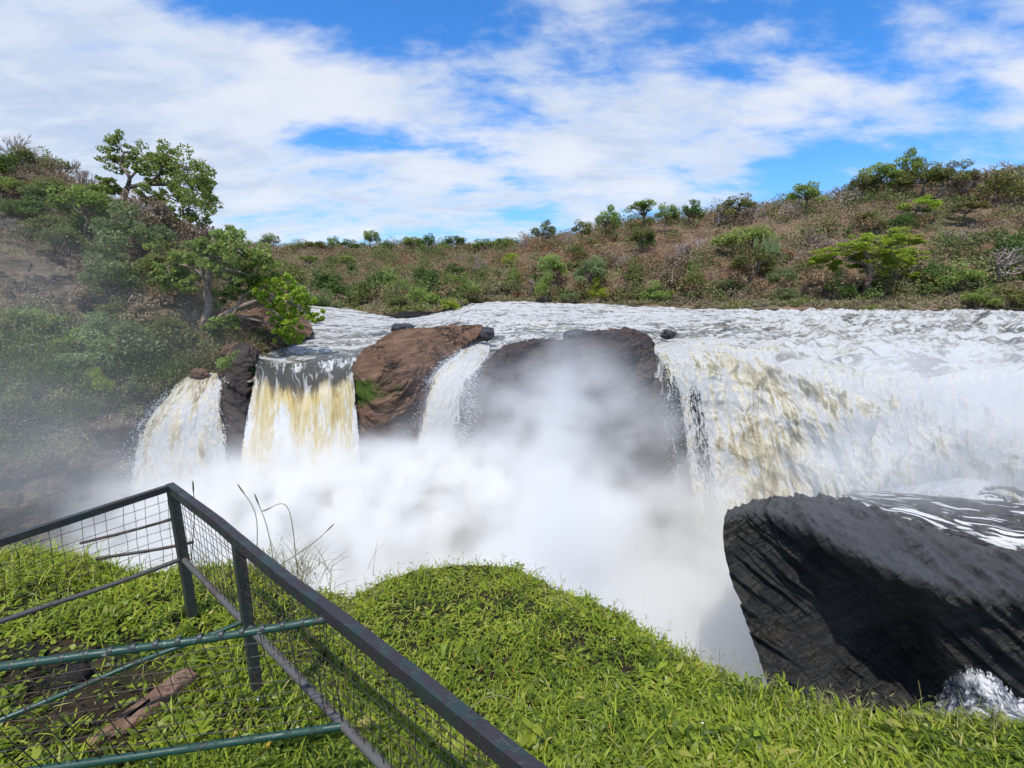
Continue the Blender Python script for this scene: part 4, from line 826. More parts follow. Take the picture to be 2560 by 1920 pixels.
drawn_tree('leaning_tree', 28.5, (488, 890),
    [[(488, 896, 13), (504, 840, 12), (516, 791, 10), (523, 763, 9), (518, 734, 9), (519, 700, 9), (530, 670, 7), (560, 640, 4), (590, 625, 2)], [(504, 828, 8), (553, 791, 7), (594, 771, 6), (639, 754, 5), (689, 750, 4), (730, 759, 2.5), (770, 780, 1.5)],
     [(639, 754, 4), (680, 775, 3), (710, 800, 2)], [(519, 700, 6), (480, 670, 4), (440, 660, 2.5)], [(530, 670, 5), (580, 675, 3.5), (630, 690, 2)], [(518, 720, 4), (500, 660, 3), (510, 620, 1.5)], [(594, 771, 4), (610, 740, 3), (640, 720, 1.5)], [(600, 790, 4), (640, 800, 3), (690, 815, 2), (725, 830, 1.2)]],
    [(430, 645, 26), (410, 690, 22), (450, 692, 24), (480, 650, 26), (500, 615, 22), (540, 602, 24), (580, 612, 26), (620, 632, 28), (652, 652, 20), (640, 682, 24), (600, 682, 26), (560, 650, 28), (520, 645, 26), (620, 712, 22), (580, 722, 20), (468, 702, 18), (556, 735, 18), (560, 800, 12), (590, 812, 10), (530, 820, 14), (470, 830, 14)],
    'green', 330, .22, 'leaning pale-barked tree overhanging the river at the left cliff edge', seed=5, dd=.9, bark=M_TAN, flat=1.0, up=.35,
    extra=('lime', [(690, 722, 18), (720, 716, 20), (750, 738, 18), (702, 760, 16), (735, 778, 18), (662, 738, 12), (690, 792, 14), (720, 802, 16), (730, 832, 18), (706, 838, 12), (790, 792, 12), (650, 715, 16), (760, 765, 14)]))
ab = on_hill(G_FAR, _far, 2165, 740, slice(0, 120))
drawn_tree('acacia_tree', float(ab[1]), (2165, 740),
    [[(2165, 742, 9), (2169, 710, 8), (2174, 676, 7), (2172, 650, 5), (2154, 619, 3)], [(2174, 680, 4), (2154, 659, 3), (2120, 652, 2), (2080, 645, 1.3)], [(2170, 705, 4), (2189, 693, 3.5), (2234, 685, 2.5), (2280, 699, 1.5)],
     [(2172, 655, 4), (2211, 622, 2.5), (2268, 600, 1.4)], [(2172, 655, 3), (2190, 620, 2), (2200, 602, 1.2)]],
    [(2062, 642, 22), (2040, 656, 16), (2095, 628, 22), (2120, 612, 20), (2150, 606, 22), (2185, 602, 22), (2220, 600, 22), (2258, 594, 22), (2290, 602, 14), (2130, 640, 22), (2170, 636, 24), (2210, 636, 26), (2250, 634, 24), (2280, 642, 20), (2090, 658, 16), (2250, 680, 20), (2285, 692, 12), (2205, 668, 20), (2150, 665, 14), (2230, 655, 20)],
    'lime', 480, .40, 'large flat-topped yellow-green acacia with dark trunk on the right bank', flat=.6, dd=2.2, seed=8, up=.65)

# ---------------------------------------------------------------- countless dry scrub on both hills, reeds along the far bank
def scrub(name, G, pj, rows, n, size, per, leaf, label, seed, tintf, keep=None):
    rng = np.random.default_rng(seed); Gs = G[rows]; nv, nu = Gs.shape[:2]; mb = MB()
    px, py = pj[0][rows], pj[1][rows]
    j = rng.integers(0, nu, n * 3); i = rng.integers(0, nv, n * 3); ok = (px[i, j] > -150) & (px[i, j] < 2700); i, j = i[ok][:n], j[ok][:n]
    cen = Gs[i, j] + rng.normal(0, size * .3, (len(i), 3)) * np.array([1, 1, 0]); k_ = keep(rng, px[i, j], py[i, j]) if keep else np.ones(len(i), bool); i, j, cen = i[k_], j[k_], cen[k_]; tt = tintf(rng, cen, px[i, j], py[i, j]); V, F, A = [], [], []
    s = size * rng.uniform(.5, 1.4, len(i))
    # twigs: thin blades rising from the base, leaves round them
    d = rng.normal(size=(len(i), per, 3)); d[..., 2] = np.abs(d[..., 2]) * .9 + .15; d /= np.linalg.norm(d, axis=-1, keepdims=True)
    rad = rng.uniform(.35, 1, (len(i), per, 1)) ** .7
    c = cen[:, None] + d * rad * s[:, None, None] * np.array([.6, .6, .62])
    lf = rng.uniform(0, 1, (len(i), per)) < np.clip(tt * 1.3, .35, .95)[:, None]
    c = c.reshape(-1, 3); n_ = len(c); ax = d.reshape(-1, 3) + rng.normal(size=(n_, 3)) * .35; ax /= np.linalg.norm(ax, axis=1)[:, None]
    b = np.cross(ax, rng.normal(size=(n_, 3))); b /= np.linalg.norm(b, axis=1)[:, None]
    lf = lf.ravel(); ln = leaf * np.where(lf, rng.uniform(.5, 1.1, n_), rng.uniform(1.2, 2.6, n_)); wd = leaf * np.where(lf, rng.uniform(.3, .6, n_), .085)
    Vq = np.stack([c - ax * ln[:, None] * .5, c + b * wd[:, None] * .5, c + ax * ln[:, None] * .5, c - b * wd[:, None] * .5], 1)
    t = np.clip(np.repeat(tt, per) + rng.normal(0, .045, n_) - np.where(lf, 0, .12), 0, 1)
    mb.add(Vq, np.arange(4 * n_).reshape(-1, 4), np.repeat(t, 4))
    return obj(name, mb.mesh(name, [M_SCRUB], False), kind='stuff', label=label)
def t_far(rng, c, px, py):
    n = fbm(c * .035, 3); n2 = fbm(c * .16 + 7, 2); r = sstep(px, 1500, 2300); base = .25 + .40 * n + .25 * n2 + .16 * r + .12 * sstep(py, 690, 740)
    return np.clip(base + rng.normal(0, .09, len(c)) + .34 * (rng.uniform(0, 1, len(c)) < .17 + .2 * r), 0, .97)
def t_left(rng, c, px, py):
    n = fbm(c * .10, 3); return np.clip(.42 + .38 * n + rng.normal(0, .14, len(c)) + .28 * (rng.uniform(0, 1, len(c)) < .26) + .20 * sstep(py, 760, 900), 0, 1)
scrub('dry_scrub', G_FAR, _far, slice(70, 300), 3400, 4.4, 170, .42, 'dry brown and olive scrub covering the far hill', 21, t_far)
scrub('dry_scrub', G_LEFT, _left, slice(30, 250), 2300, 1.7, 210, .125, 'tangled grey-brown scrub covering the near left hillside', 22, t_left, lambda rg, x, y: rg.uniform(0, 1, len(x)) > np.clip(1.3 * gb(x, y, 50, 690, 190, 85) + .9 * gb(x, y, 210, 750, 90, 70) + .55 * sstep(y, 930, 1100) + .8 * gb(x, y, 330, 1060, 90, 120), 0, 1))
def t_bank(rng, c, px, py): return np.clip(.57 + rng.normal(0, .05, len(c)) + .16 * (fbm(c * .12, 2) > .15), 0, 1)
def thicket(name, G, pj, rows, n, size, per, leaf, label, seed, skyrows):
    rng = np.random.default_rng(seed); Gs = G[rows]; nv, nu = Gs.shape[:2]; px, py = pj[0][rows], pj[1][rows]; mb = MB()
    j = rng.integers(0, nu, n * 2); i = np.where(rng.uniform(0, 1, n * 2) < .3, rng.integers(nv - skyrows, nv, n * 2), rng.integers(0, nv, n * 2)); ok = (px[i, j] > 560) & (px[i, j] < 2680); i, j = i[ok][:n], j[ok][:n]
    for a, b in zip(i, j):
        c = Gs[a, b]; r = size * rng.uniform(.45, 1.25) * (1 - .25 * (a > nv - skyrows)); x_ = px[a, b]; g_ = rng.uniform(0, 1)
        t = rng.uniform(.80, .99) if g_ < .34 + .14 * (x_ > 1500) + .25 * (a < nv * .25) else rng.uniform(.6, .78) if g_ < .72 else rng.uniform(.02, .4)
        for _ in range(rng.integers(3, 7)):
            o_ = rng.normal(size=3) * np.array([.34, .34, .16]) * r; rr = r * rng.uniform(.26, .46)
            clump(rng, mb, c + o_ + np.array([0, 0, r * .42]), rr * np.array([1, 1, .8]), int(per * .2), leaf, t, .35, .6)
    return obj(name, mb.mesh(name, [M_SCRUB], False), kind='stuff', label=label)
thicket('thicket', G_FAR, _far, slice(60, 192), 520, 5.2, 700, .36, 'dense mixed olive and tan thicket on the far hill', 31, 10)
thicket('thicket', G_FAR, _far, slice(66, 112), 90, 3.8, 700, .32, 'green thicket at the foot of the far hill', 32, 1)
scrub('bank_grass', G_FAR, _far, slice(31, 86), 2200, 1.5, 60, .42, 'tawny and green grass along the far river bank', 23, t_bank)

# ---------------------------------------------------------------- the grassy lookout in front
def simple_mat(name, c, rough=.6):
    m, q = new_mat(name); n = q.noise(q.node('ShaderNodeTexCoord').outputs['Object'], 40, 3, .6); q.l.new(principled(q, q.mix(n, c, tuple(x * .7 for x in c)), rough), q.out.inputs[0]); return m
EDGE = np.array([(-400, 1440, 4.7), (-150, 1390, 4.9), (0, 1384, 5.0), (120, 1386, 5.1), (220, 1400, 5.1), (330, 1432, 4.9), (440, 1420, 4.9), (560, 1414, 5.2), (690, 1432, 5.4), (770, 1482, 5.2), (880, 1496, 5.0), (960, 1455, 5.6), (1050, 1424, 6.3),
                 (1200, 1416, 6.5), (1300, 1424, 6.3), (1400, 1476, 5.6), (1570, 1546, 4.7), (1700, 1636, 4.2), (1820, 1702, 3.8), (1930, 1732, 3.6), (2080, 1774, 3.35), (2310, 1804, 3.1), (2560, 1840, 2.9), (3000, 1890, 2.6)])
NU, NV = 300, 150
ex = np.linspace(-400, 3000, NU); ey = np.interp(ex, EDGE[:, 0], EDGE[:, 1]); eD = np.interp(ex, EDGE[:, 0], EDGE[:, 2])
ker = np.hanning(15); ker /= ker.sum(); eDs = np.convolve(np.pad(eD, 7, 'edge'), ker, 'valid')
def ratio(py): v = (py - CY) / FPX; return (SP + v * CP) / (CP - v * SP)
f = np.linspace(0, 1, NV)[:, None]; PYg = 2500 + (ey[None] - 2500) * f
z_e = HC - ratio(ey) * eDs; Zg = 1.10 + (z_e[None] - 1.10) * f ** 1.7
Dg = (HC - Zg) / ratio(PYg); G_GR = P(np.broadcast_to(ex, PYg.shape), PYg, Dg)
down = [G_GR]
for k, (dy, dD) in enumerate(((60, .18), (260, .5), (520, .7), (800, .8))):
    pyk = ey + dy; down.append(P(ex, pyk, eDs + dD)[None])
low = down[-1].copy(); low[..., 2] = -14; down.append(low)
GG = np.concatenate(down); bumpy = 0.10 * fbm(GG * 1.3, 4) + 0.02 * fbm(GG * 6, 3); GG[..., 2] += bumpy; GG[NV:, :, 1] += 0.25 * fbm(GG[NV:] * 1.2, 3)
surface('grass_bank', GG, M_SOIL, kind='structure'); G_GR = GG[:NV]
_gr = proj(G_GR)
def on_ground(px, py): return on_hill(G_GR, _gr, px, py)

M_GRASS = leaf_mat('grass_blades', (0.085, 0.13, 0.010), (0.42, 0.48, 0.045), (0.50, 0.42, 0.18), trans=0.4, rough=0.45)
M_HERB = leaf_mat('herb_leaves', (0.05, 0.095, 0.012), (0.31, 0.385, 0.038), (0.45, 0.40, 0.10), trans=0.4, rough=0.4)
M_STRAW = leaf_mat('dry_stalks', (0.10, 0.10, 0.035), (0.26, 0.24, 0.10), trans=0.2)
def ribbons(rng, base, length, width, rise, prof, tint, droop=0.6, heading=None):
    """curved leaves: base n x 3; rise = 0 flat .. 1 upright; prof = half-width profile along the leaf"""
    n = len(base); a = rng.uniform(0, 2 * np.pi, n) if heading is None else heading
    h = np.stack([np.cos(a), np.sin(a), 0 * a], -1); side = np.stack([-np.sin(a), np.cos(a), 0 * a], -1); k = len(prof); pts = []
    roll = rng.normal(0, .45, n)[:, None]; side = side * np.cos(roll) + np.array([0, 0, 1.0]) * np.sin(roll)
    ang = np.arcsin(np.clip(rise, 0, 1)); p = base.copy(); L_ = np.broadcast_to(length, (n,)) / (k - 1)
    for j in range(k):
        w = (np.broadcast_to(width, (n,)) * prof[j])[:, None]; pts += [p - side * w, p + side * w]
        p = p + (h * np.cos(ang)[:, None] + np.array([0, 0, 1.0]) * np.sin(ang)[:, None]) * L_[:, None]; ang = ang - droop * rng.uniform(.3, 1.2, n) / (k - 1) * 1.6
    V = np.stack(pts, 1).reshape(-1, 3); i = np.arange(n)[:, None] * (2 * k); q_ = np.array([[2 * j, 2 * j + 1, 2 * j + 3, 2 * j + 2] for j in range(k - 1)])
    return V, (i[..., None] + q_[None]).reshape(-1, 4), np.repeat(tint, 2 * k)
def ground_pts(rng, n, keep=None):
    i = rng.uniform(20, NV - 1.01, n); j = rng.uniform(0, NU - 1.01, n); i0, j0 = i.astype(int), j.astype(int); fi, fj = (i - i0)[:, None], (j - j0)[:, None]
    p = (G_GR[i0, j0] * (1 - fi) + G_GR[i0 + 1, j0] * fi) * (1 - fj) + (G_GR[i0, j0 + 1] * (1 - fi) + G_GR[i0 + 1, j0 + 1] * fi) * fj
    px, py = proj(p); ok = (px > -250) & (px < 2800)
    if keep is not None: ok &= rng.uniform(0, 1, n) < keep(px, py)
    return p[ok], px[ok], py[ok], (i / NV)[ok]
bare = lambda x, y: np.clip(.75 * sstep(fbm(np.stack([x / 95, y / 60, 0 * x + 2.5], -1), 3), .18, .42) + (.85 + .9 * fbm(np.stack([x / 60, y / 45, 0 * x + 8], -1), 3)) * (1.25 * gb(x, y, 120, 1760, 260, 150) + .9 * gb(x, y, 330, 1800, 130, 170)) + .55 * gb(x, y, 90, 1640, 180, 45) + .5 * gb(x, y, 390, 1500, 70, 50), 0, 1)
rng = np.random.default_rng(77)
gm, hm = MB(), MB()
patch = lambda p: fbm(p * 1.1 + 3, 3)
# long bright grass
p, px, py, fr = ground_pts(rng, 64000, lambda x, y: (1 - bare(x, y)) * (.35 + .65 * (fbm(np.stack([x / 160, y / 110, 0 * x], -1), 3) > -.02)))
t = np.clip(.50 + .55 * patch(p) + rng.normal(0, .16, len(p)) + .35 * (rng.uniform(0, 1, len(p)) < .05) + .14 * sstep(fr, .75, 1), 0, 1)
lng = rng.uniform(.06, .18, len(p)) * (1 + .7 * gb(px, py, 150, 1420, 260, 70)); gm.add(*ribbons(rng, p, lng, rng.uniform(.004, .0085, len(p)), rng.uniform(.35, .95, len(p)), (.8, 1, .75, .1), t))
# broad creeping leaves
p, px, py, fr = ground_pts(rng, 90000, lambda x, y: (1 - .95 * bare(x, y)))
t = np.clip(.42 + .85 * patch(p + 9) + rng.normal(0, .17, len(p)) + .3 * (rng.uniform(0, 1, len(p)) < .04), 0, 1); p = p + np.array([0, 0, 1.0]) * rng.uniform(0, .08, len(p))[:, None]
hm.add(*ribbons(rng, p, rng.uniform(.03, .085, len(p)), rng.uniform(.0055, .013, len(p)), rng.uniform(.0, .75, len(p)), (.15, .9, 1, .65, .05), t, .5))
# rounder, yellow-green leaves in the left corner
p, px, py, fr = ground_pts(rng, 14000, lambda x, y: .9 * gb(x, y, 60, 1580, 170, 90) + .8 * gb(x, y, 250, 1500, 190, 60) + .25 * gb(x, y, 1400, 1700, 500, 160))
t = np.clip(.75 + rng.normal(0, .12, len(p)), 0, .82); p = p + np.array([0, 0, 1.0]) * rng.uniform(.01, .07, len(p))[:, None]
hm.add(*ribbons(rng, p, rng.uniform(.04, .075, len(p)), rng.uniform(.014, .024, len(p)), rng.uniform(0, .5, len(p)), (.3, 1, .95, .5, .03), t, .5))
obj('grass', gm.mesh('grass', [M_GRASS]), kind='stuff', label='bright green grass on the lookout'); obj('ground_cover', hm.mesh('ground_cover', [M_HERB]), kind='stuff', label='low broad-leaved plants among the grass')
# taller blades standing out of the turf, and growth hanging over the rim
p, px, py, fr = ground_pts(rng, 8500, lambda x, y: (1 - bare(x, y)) * (.25 + .75 * (fbm(np.stack([x / 240, y / 160, 0 * x + 4], -1), 3) > .08)))
tb = MB(); tb.add(*ribbons(rng, p, rng.uniform(.12, .27, len(p)), rng.uniform(.003, .006, len(p)), rng.uniform(.75, 1, len(p)), (.8, 1, .9, .6, .08), np.clip(rng.normal(.55, .25, len(p)), 0, 1), .9))
ne = 15000; je = rng.integers(0, NU - 1, ne); ie = rng.uniform(NV - 9, NV + 1.6, ne); fi = (ie - ie.astype(int))[:, None]; i0 = ie.astype(int); p = GG[i0, je] * (1 - fi) + GG[i0 + 1, je] * fi; p = p + (GG[NV - 1, je + 1] - GG[NV - 1, je]) * rng.uniform(0, 1, ne)[:, None]
tb.add(*ribbons(rng, p, rng.uniform(.05, .16, ne), rng.uniform(.005, .012, ne), rng.uniform(.1, .95, ne), (.4, 1, .9, .6, .06), np.clip(rng.normal(.55, .2, ne) + .25 * patch(p), 0, 1), 1.0))
obj('grass', tb.mesh('grass', [M_GRASS]), kind='stuff', label='taller grass blades on and over the rim of the lookout')
# taller tussocks and herb clumps of differing tone, tall bright grass in the left corner, dead stems
cb, cpx, cpy, _ = ground_pts(rng, 420, lambda x, y: .35 + .65 * (1 - bare(x, y))); hb = MB()
for c in cb:
    k = rng.integers(14, 34); R = rng.uniform(.03, .11); bb = c + rng.normal(size=(k, 3)) * np.array([R, R, 0]); bb[:, 2] += rng.uniform(.0, .07, k); h_ = rng.uniform(.05, .13); wv = rng.uniform(.10, .2); t0 = rng.choice([.08, .25, .5, .75, .85])
    hb.add(*ribbons(rng, bb, h_ * rng.uniform(.6, 1.3, k), h_ * wv, rng.uniform(.2, .95, k), (.15, .9, 1, .65, .05), np.clip(rng.normal(t0, .1, k), 0, 1), .8))
obj('ground_cover', hb.mesh('ground_cover', [M_HERB]), kind='stuff', label='clumps of taller broad-leaved weeds among the grass')
p, px, py, fr = ground_pts(rng, 60000, lambda x, y: .9 * gb(x, y, 60, 1420, 260, 45) + .35 * gb(x, y, 600, 1500, 130, 110)); tb2 = MB()
tb2.add(*ribbons(rng, p, rng.uniform(.12, .38, len(p)), rng.uniform(.003, .006, len(p)), rng.uniform(.7, 1, len(p)), (.8, 1, .9, .6, .08), np.clip(rng.normal(.72, .2, len(p)), 0, 1), .9)); obj('grass', tb2.mesh('grass', [M_GRASS]), kind='stuff', label='tall bright grass around the fence corner')
p, px, py, fr = ground_pts(rng, 900, lambda x, y: 1 + 0 * x); ds = MB(); ds.add(*ribbons(rng, p, rng.uniform(.06, .22, len(p)), .0022, rng.uniform(.2, 1, len(p)), (1, 1, .8, .5), np.clip(rng.normal(.9, .15, len(p)), 0, 1), .6)); obj('dead_stems', ds.mesh('dead_stems', [M_STRAW]), kind='stuff', label='dead straw-coloured stems among the grass')
fw = MB(); p, px, py, fr = ground_pts(rng, 500, lambda x, y: .25 + .75 * gb(x, y, 1500, 1500, 300, 110)); p = p + np.array([0, 0, .07]); fw.add(*ribbons(rng, p, .016, .006, rng.uniform(0, .4, len(p)), (.5, 1, 1, .5), np.full(len(p), .5), .2))
obj('tiny_flowers', fw.mesh('tiny_flowers', [simple_mat('tiny_petals', (.7, .7, .62))]), kind='stuff', label='tiny white flowers scattered through the grass')
# thin seed stalks along the rim
sm_ = MB(); eidx = rng.integers(0, NU, 1500); ep = G_GR[NV - 1 - rng.integers(0, 10, 1500), eidx]; epx, epy = proj(ep); kp = rng.uniform(0, 1, 1500) < .35 + .75 * gb(epx, epy, 720, 1450, 130, 90) + .3 * gb(epx, epy, 1150, 1400, 250, 60)
ep = ep[kp]; epx = epx[kp]; nS = len(ep); sl = rng.uniform(.10, .32, nS) * (1 + 1.1 * gb(epx, epx, 720, 720, 110, 1e9))
sm_.add(*ribbons(rng, ep, sl, .0028, rng.uniform(.85, 1, nS), (1, 1, .9, .8, .5), rng.uniform(.1, .9, nS), .35))
tipn = np.repeat(np.arange(nS), 4); sm_.add(*ribbons(rng, ep[tipn] + np.array([0, 0, 1.0]) * (sl[tipn] * rng.uniform(.5, .92, len(tipn)))[:, None], rng.uniform(.03, .08, len(tipn)), .0036, rng.uniform(.3, .9, len(tipn)), (.5, 1, .6, .1), rng.uniform(.2, 1, len(tipn)), .4))
obj('seed_grass', sm_.mesh('seed_grass', [M_STRAW]), kind='stuff', label='thin seeding grass stalks along the rim of the lookout')
# the tall tuft behind the fence
b0 = on_ground(715, 1450); o = thing('grass_tuft', tuple(b0), 'tuft of tall thin grass with long stalks just behind the fence rail', 'grass tuft'); tf = MB()
n = 150; bb = rng.normal(0, 1, (n, 3)) * np.array([.34, .16, 0]); tf.add(*ribbons(rng, bb, rng.uniform(.25, .62, n), .0038, rng.uniform(.75, 1, n), (1, 1, .9, .6, .1), rng.uniform(.2, .9, n), .8))
obj('blades', tf.mesh('blades', [M_STRAW]), o)
for (x0, y0, xm, ym, x1, y1) in ((640, 1420, 640, 1290, 594, 1210), (690, 1440, 668, 1320, 636, 1234), (745, 1440, 720, 1270, 655, 1278), (690, 1420, 780, 1360, 835, 1310), (478, 1400, 486, 1290, 482, 1202)):
    s_ = MB(); Dd = 5.3 if x0 > 500 else 4.8; A = np.array([P(x0, y0, Dd), P(xm, ym, Dd - .05), P(x1, y1, Dd - .1)]) - b0; s_.tube(cr(A, 12), np.linspace(.0055, .0035, 12), 5, .3)
    s_.tube(cr(A, 24)[19:], [.004, .008, .009, .008, .004], 5, .5); obj('seed_stalk', s_.mesh('seed_stalk', [M_STRAW]), o)
# broad leafy weeds standing out of the grass
def weed(px, py, h, label, nl, leaf, seed, lean=(0, 0), slim=False, mat=None):
    rng = np.random.default_rng(seed); b = on_ground(px, py); o = thing('weed', tuple(b), label, 'weed'); w, c = MB(), MB(); top = np.array([lean[0], lean[1], h])
    ax = wander(rng, np.array([0, 0, -.03]), top, 6, .06); w.tube(ax, np.linspace(.006, .0025, 6), 5)
    s = rng.uniform(.25, 1, nl); pp = cr(ax, 50)[(s * 49).astype(int)]
    pr = (.1, .9, 1, .7, .04) if not slim else (.3, 1, .9, .5, .05)
    c.add(*ribbons(rng, pp, leaf * rng.uniform(.6, 1.15, nl), leaf * (.27 if not slim else .13), rng.uniform(.0, .7, nl), pr, rng.uniform(.4, .85, nl), .9)); obj('stem', w.mesh('stem', [mat or M_HERB]), o); obj('leaves', c.mesh('leaves', [mat or M_HERB]), o)
weed(1325, 1890, .26, 'broad-leaved weed standing in the grass below the middle of the fence rail', 16, .11, 1)
weed(1900, 1880, .24, 'broad-leaved light green weed at the lower right edge of the grass', 14, .09, 2)
weed(1960, 1745, .26, 'leafy shrub sprig leaning left in front of the black rock', 42, .05, 3, (-.10, 0), True)
weed(2030, 1760, .20, 'low leafy shrub sprig in front of the black rock', 40, .05, 4, (-.04, 0), True)
weed(2085, 1780, .17, 'small bushy sprig between the other two in front of the black rock', 36, .05, 5, (.0, 0), True)
weed(2165, 1790, .27, 'thin upright yellowish stalk with few leaves before the black rock', 16, .05, 6, (.0, 0), True, M_STRAW)
weed(1740, 1660, .14, 'small dark-leaved sprig on the rim left of the black rock', 30, .04, 7, (.0, 0), True)
weed(1660, 1610, .12, 'small leafy sprig on the rim of the grass mound', 24, .04, 8, (.0, 0), True)
M_BUD = simple_mat('bud_orange', (0.55, 0.13, 0.07)); bm_ = MB(); bm_.tube([[0, 0, -.03], [0, 0, 0], [.001, 0, .010], [.003, 0, .022], [.005, 0, .030]], [.0015, .004, .0065, .005, .001], 6); BUD = bm_.mesh('flower_bud', [M_BUD])
for (x, y) in ((1203, 1683), (1282, 1688), (1310, 1700), (1190, 1722), (1165, 1740), (1264, 1716), (1130, 1652), (1236, 1640), (1378, 1612), (1402, 1614), (1454, 1685), (1372, 1818), (1280, 1830), (1380, 1860), (1522, 1838), (1272, 1778), (1445, 1770), (1094, 1888), (1418, 1862), (1535, 1730), (1318, 1712)):
    o = obj('flower_bud', BUD, None, 'tiny orange-red flower bud sticking up out of the grass', 'flower', 'orange-red buds scattered in the grass', None, tuple(on_ground(x, y) + np.array([0, 0, .055]))); o.rotation_euler = (random.uniform(-.5, .5), random.uniform(-.5, .5), random.uniform(0, 6)); o.scale = (1.1,) * 3
def scrap(name, px, py, w, l, c, label, cat, rot, curl=.02, lift=.05):
    g = np.zeros((8, 6, 3)); v = np.linspace(-.5, .5, 8)[:, None]; u = np.linspace(-.5, .5, 6)[None]
    g[..., 0] = u * w * np.sqrt(np.clip(1 - (v * 1.9) ** 2, .05, 1)); g[..., 1] = v * l; g[..., 2] = curl * (4 * v * v) + curl * .6 * np.cos(u * 5) + .004 * fbm(np.stack([u * 4 + 0 * v, v * 4 + 0 * u, 0 * u * v + px], -1), 2)
    o = obj(name, mesh_from(name, g.reshape(-1, 3), grid_faces(8, 6), [simple_mat(name + '_surface', c)]), None, label, cat, None, None, tuple(on_ground(px, py) + np.array([0, 0, lift]))); o.rotation_euler = rot
    md = o.modifiers.new('thickness', 'SOLIDIFY'); md.thickness = .002
scrap('litter', 1668, 1716, .04, .085, (.75, .78, .85), 'crumpled white scrap of litter lying on the grass slope', 'litter', (.5, .2, .9))
scrap('litter', 645, 1765, .018, .035, (.8, .8, .78), 'tiny white scrap of litter in the grass inside the fence', 'litter', (.5, .1, .3), .01)
scrap('fallen_leaf', 662, 1892, .045, .13, (.55, .38, .05), 'yellow curled fallen leaf in the grass at the bottom edge', 'leaf', (.2, .1, -.8))
scrap('fallen_leaf', 592, 1852, .03, .05, (.5, .28, .10), 'small orange-brown fallen leaf by the lower pipe of the fence', 'leaf', (.2, .3, .4))
s_ = MB(); A = np.array([P(1150, 1790, 2.95), P(1215, 1745, 3.0), P(1262, 1742, 3.0), P(1282, 1768, 2.95)]); s_.tube(cr(A - A[0], 16), np.linspace(.0055, .0035, 16), 5, .9); obj('dry_stalk', s_.mesh('dry_stalk', [M_STRAW]), None, 'bent dry straw-coloured stalk arching over the grass beside the rail', 'stalk', None, None, tuple(A[0]))
# stone slab and dark stones on the bare earth inside the fence
def slab(px, py, dims, rz, rx, mat, label, seed, e=.35, name='stone'):
    nu, nv = 60, 40; th = np.linspace(0, 2 * np.pi, nu)[None]; ph = np.linspace(0.01, np.pi - .01, nv)[:, None]; pw = lambda x: np.sign(x) * np.abs(x) ** e
    s = np.stack([pw(np.sin(ph)) * pw(np.cos(th)), pw(np.sin(ph)) * pw(np.sin(th)), pw(np.cos(ph)) + 0 * th], -1); g = s * np.array(dims) / 2
    g = g * (1 + .10 * fbm(g * 4 + seed, 4)[..., None] / 1) + .012 * fbm(g * 16 + seed, 3)[..., None] * s; g[:, -1] = g[:, 0]
    o = obj(name, mesh_from(name, g.reshape(-1, 3), grid_faces(nv, nu), [mat], {'moss': np.zeros(nu * nv)}), None, label, 'stone', None, None, tuple(on_ground(px, py) + np.array([0, 0, dims[2] * (.25 if e < .5 else -.12)]))); o.rotation_euler = (rx, 0, rz)
M_SLABST = rock_mat('slab_stone', (0.17, 0.10, 0.065), (0.26, 0.165, 0.115), (0.11, 0.075, 0.05), .9, 5, (0, 0, .3), (1, 1, 2), spec=.15)
M_DIRTST = rock_mat('dark_stone', (0.02, 0.017, 0.014), (0.035, 0.03, 0.024), (0.015, 0.013, 0.012), .8, 4, spec=.15)  # near-black colour of the two dark stones
slab(350, 1800, (.17, .80, .14), -.42, .06, M_SLABST, 'long reddish-brown stone slab lying on bare earth inside the fence', 2)
slab(150, 1700, (.40, .26, .16), .2, 0, M_DIRTST, 'dark squared stone behind the green pipe', 3, .6)
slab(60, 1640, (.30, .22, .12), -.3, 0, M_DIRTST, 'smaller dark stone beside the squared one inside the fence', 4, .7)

# ---------------------------------------------------------------- the welded fence
def paint(name, base, rust, worn, amt=.5, wornamt=.62):
    m, q = new_mat(name); o = q.node('ShaderNodeTexCoord').outputs['Object']
    n = q.noise(q.map(o, scale=(1, 1, 1)), 5.5, 7, .65, .4); n2 = q.noise(o, 16, 6, .7, .3); n3 = q.noise(o, 60, 3, .6)
    c = q.mix(q.step(n, amt, amt + .05), base, rust); c = q.mix(q.step(n2, wornamt, wornamt + .06), c, worn); c = q.mix(q.m('MULTIPLY', n3, .35), c, tuple(x * .5 for x in base))
    q.l.new(principled(q, c, q.m('MULTIPLY_ADD', q.step(n, .4, .6), .25, .38), q.bump(q.m('ADD', n2, q.step(n, amt, amt + .03)), .5, .006), .5), q.out.inputs[0]); return m
M_RAIL = paint('rail_paint', (0.026, 0.042, 0.037), (0.034, 0.024, 0.029), (0.10, 0.05, 0.03), .44, .66)
M_PIPE = paint('pipe_paint', (0.012, 0.055, 0.036), (0.06, 0.045, 0.045), (0.32, 0.31, 0.27), .58, .62)
M_WORN = paint('worn_pipe', (0.105, 0.096, 0.088), (0.075, 0.052, 0.045), (0.04, 0.08, 0.065), .54, .62)
M_POST = paint('post_paint', (0.036, 0.046, 0.042), (0.045, 0.034, 0.032), (0.13, 0.10, 0.08), .5, .62)
M_WIRE = paint('wire_rust', (0.045, 0.035, 0.03), (0.09, 0.05, 0.032), (0.05, 0.075, 0.06), .5, .6)
C0 = np.array([-3.10, 4.0, 2.21]); RD = np.array([3.16, -2.55, 0.0]); LDv = np.array([-0.55, -0.95, 0.0]); up_ = np.array([0, 0, 1.0])
fence = thing('fence', tuple(C0 - np.array([0, 0, 1.25])), 'rusty green pipe and wire mesh safety fence at the cliff edge', 'fence'); FO = np.array(fence.location)
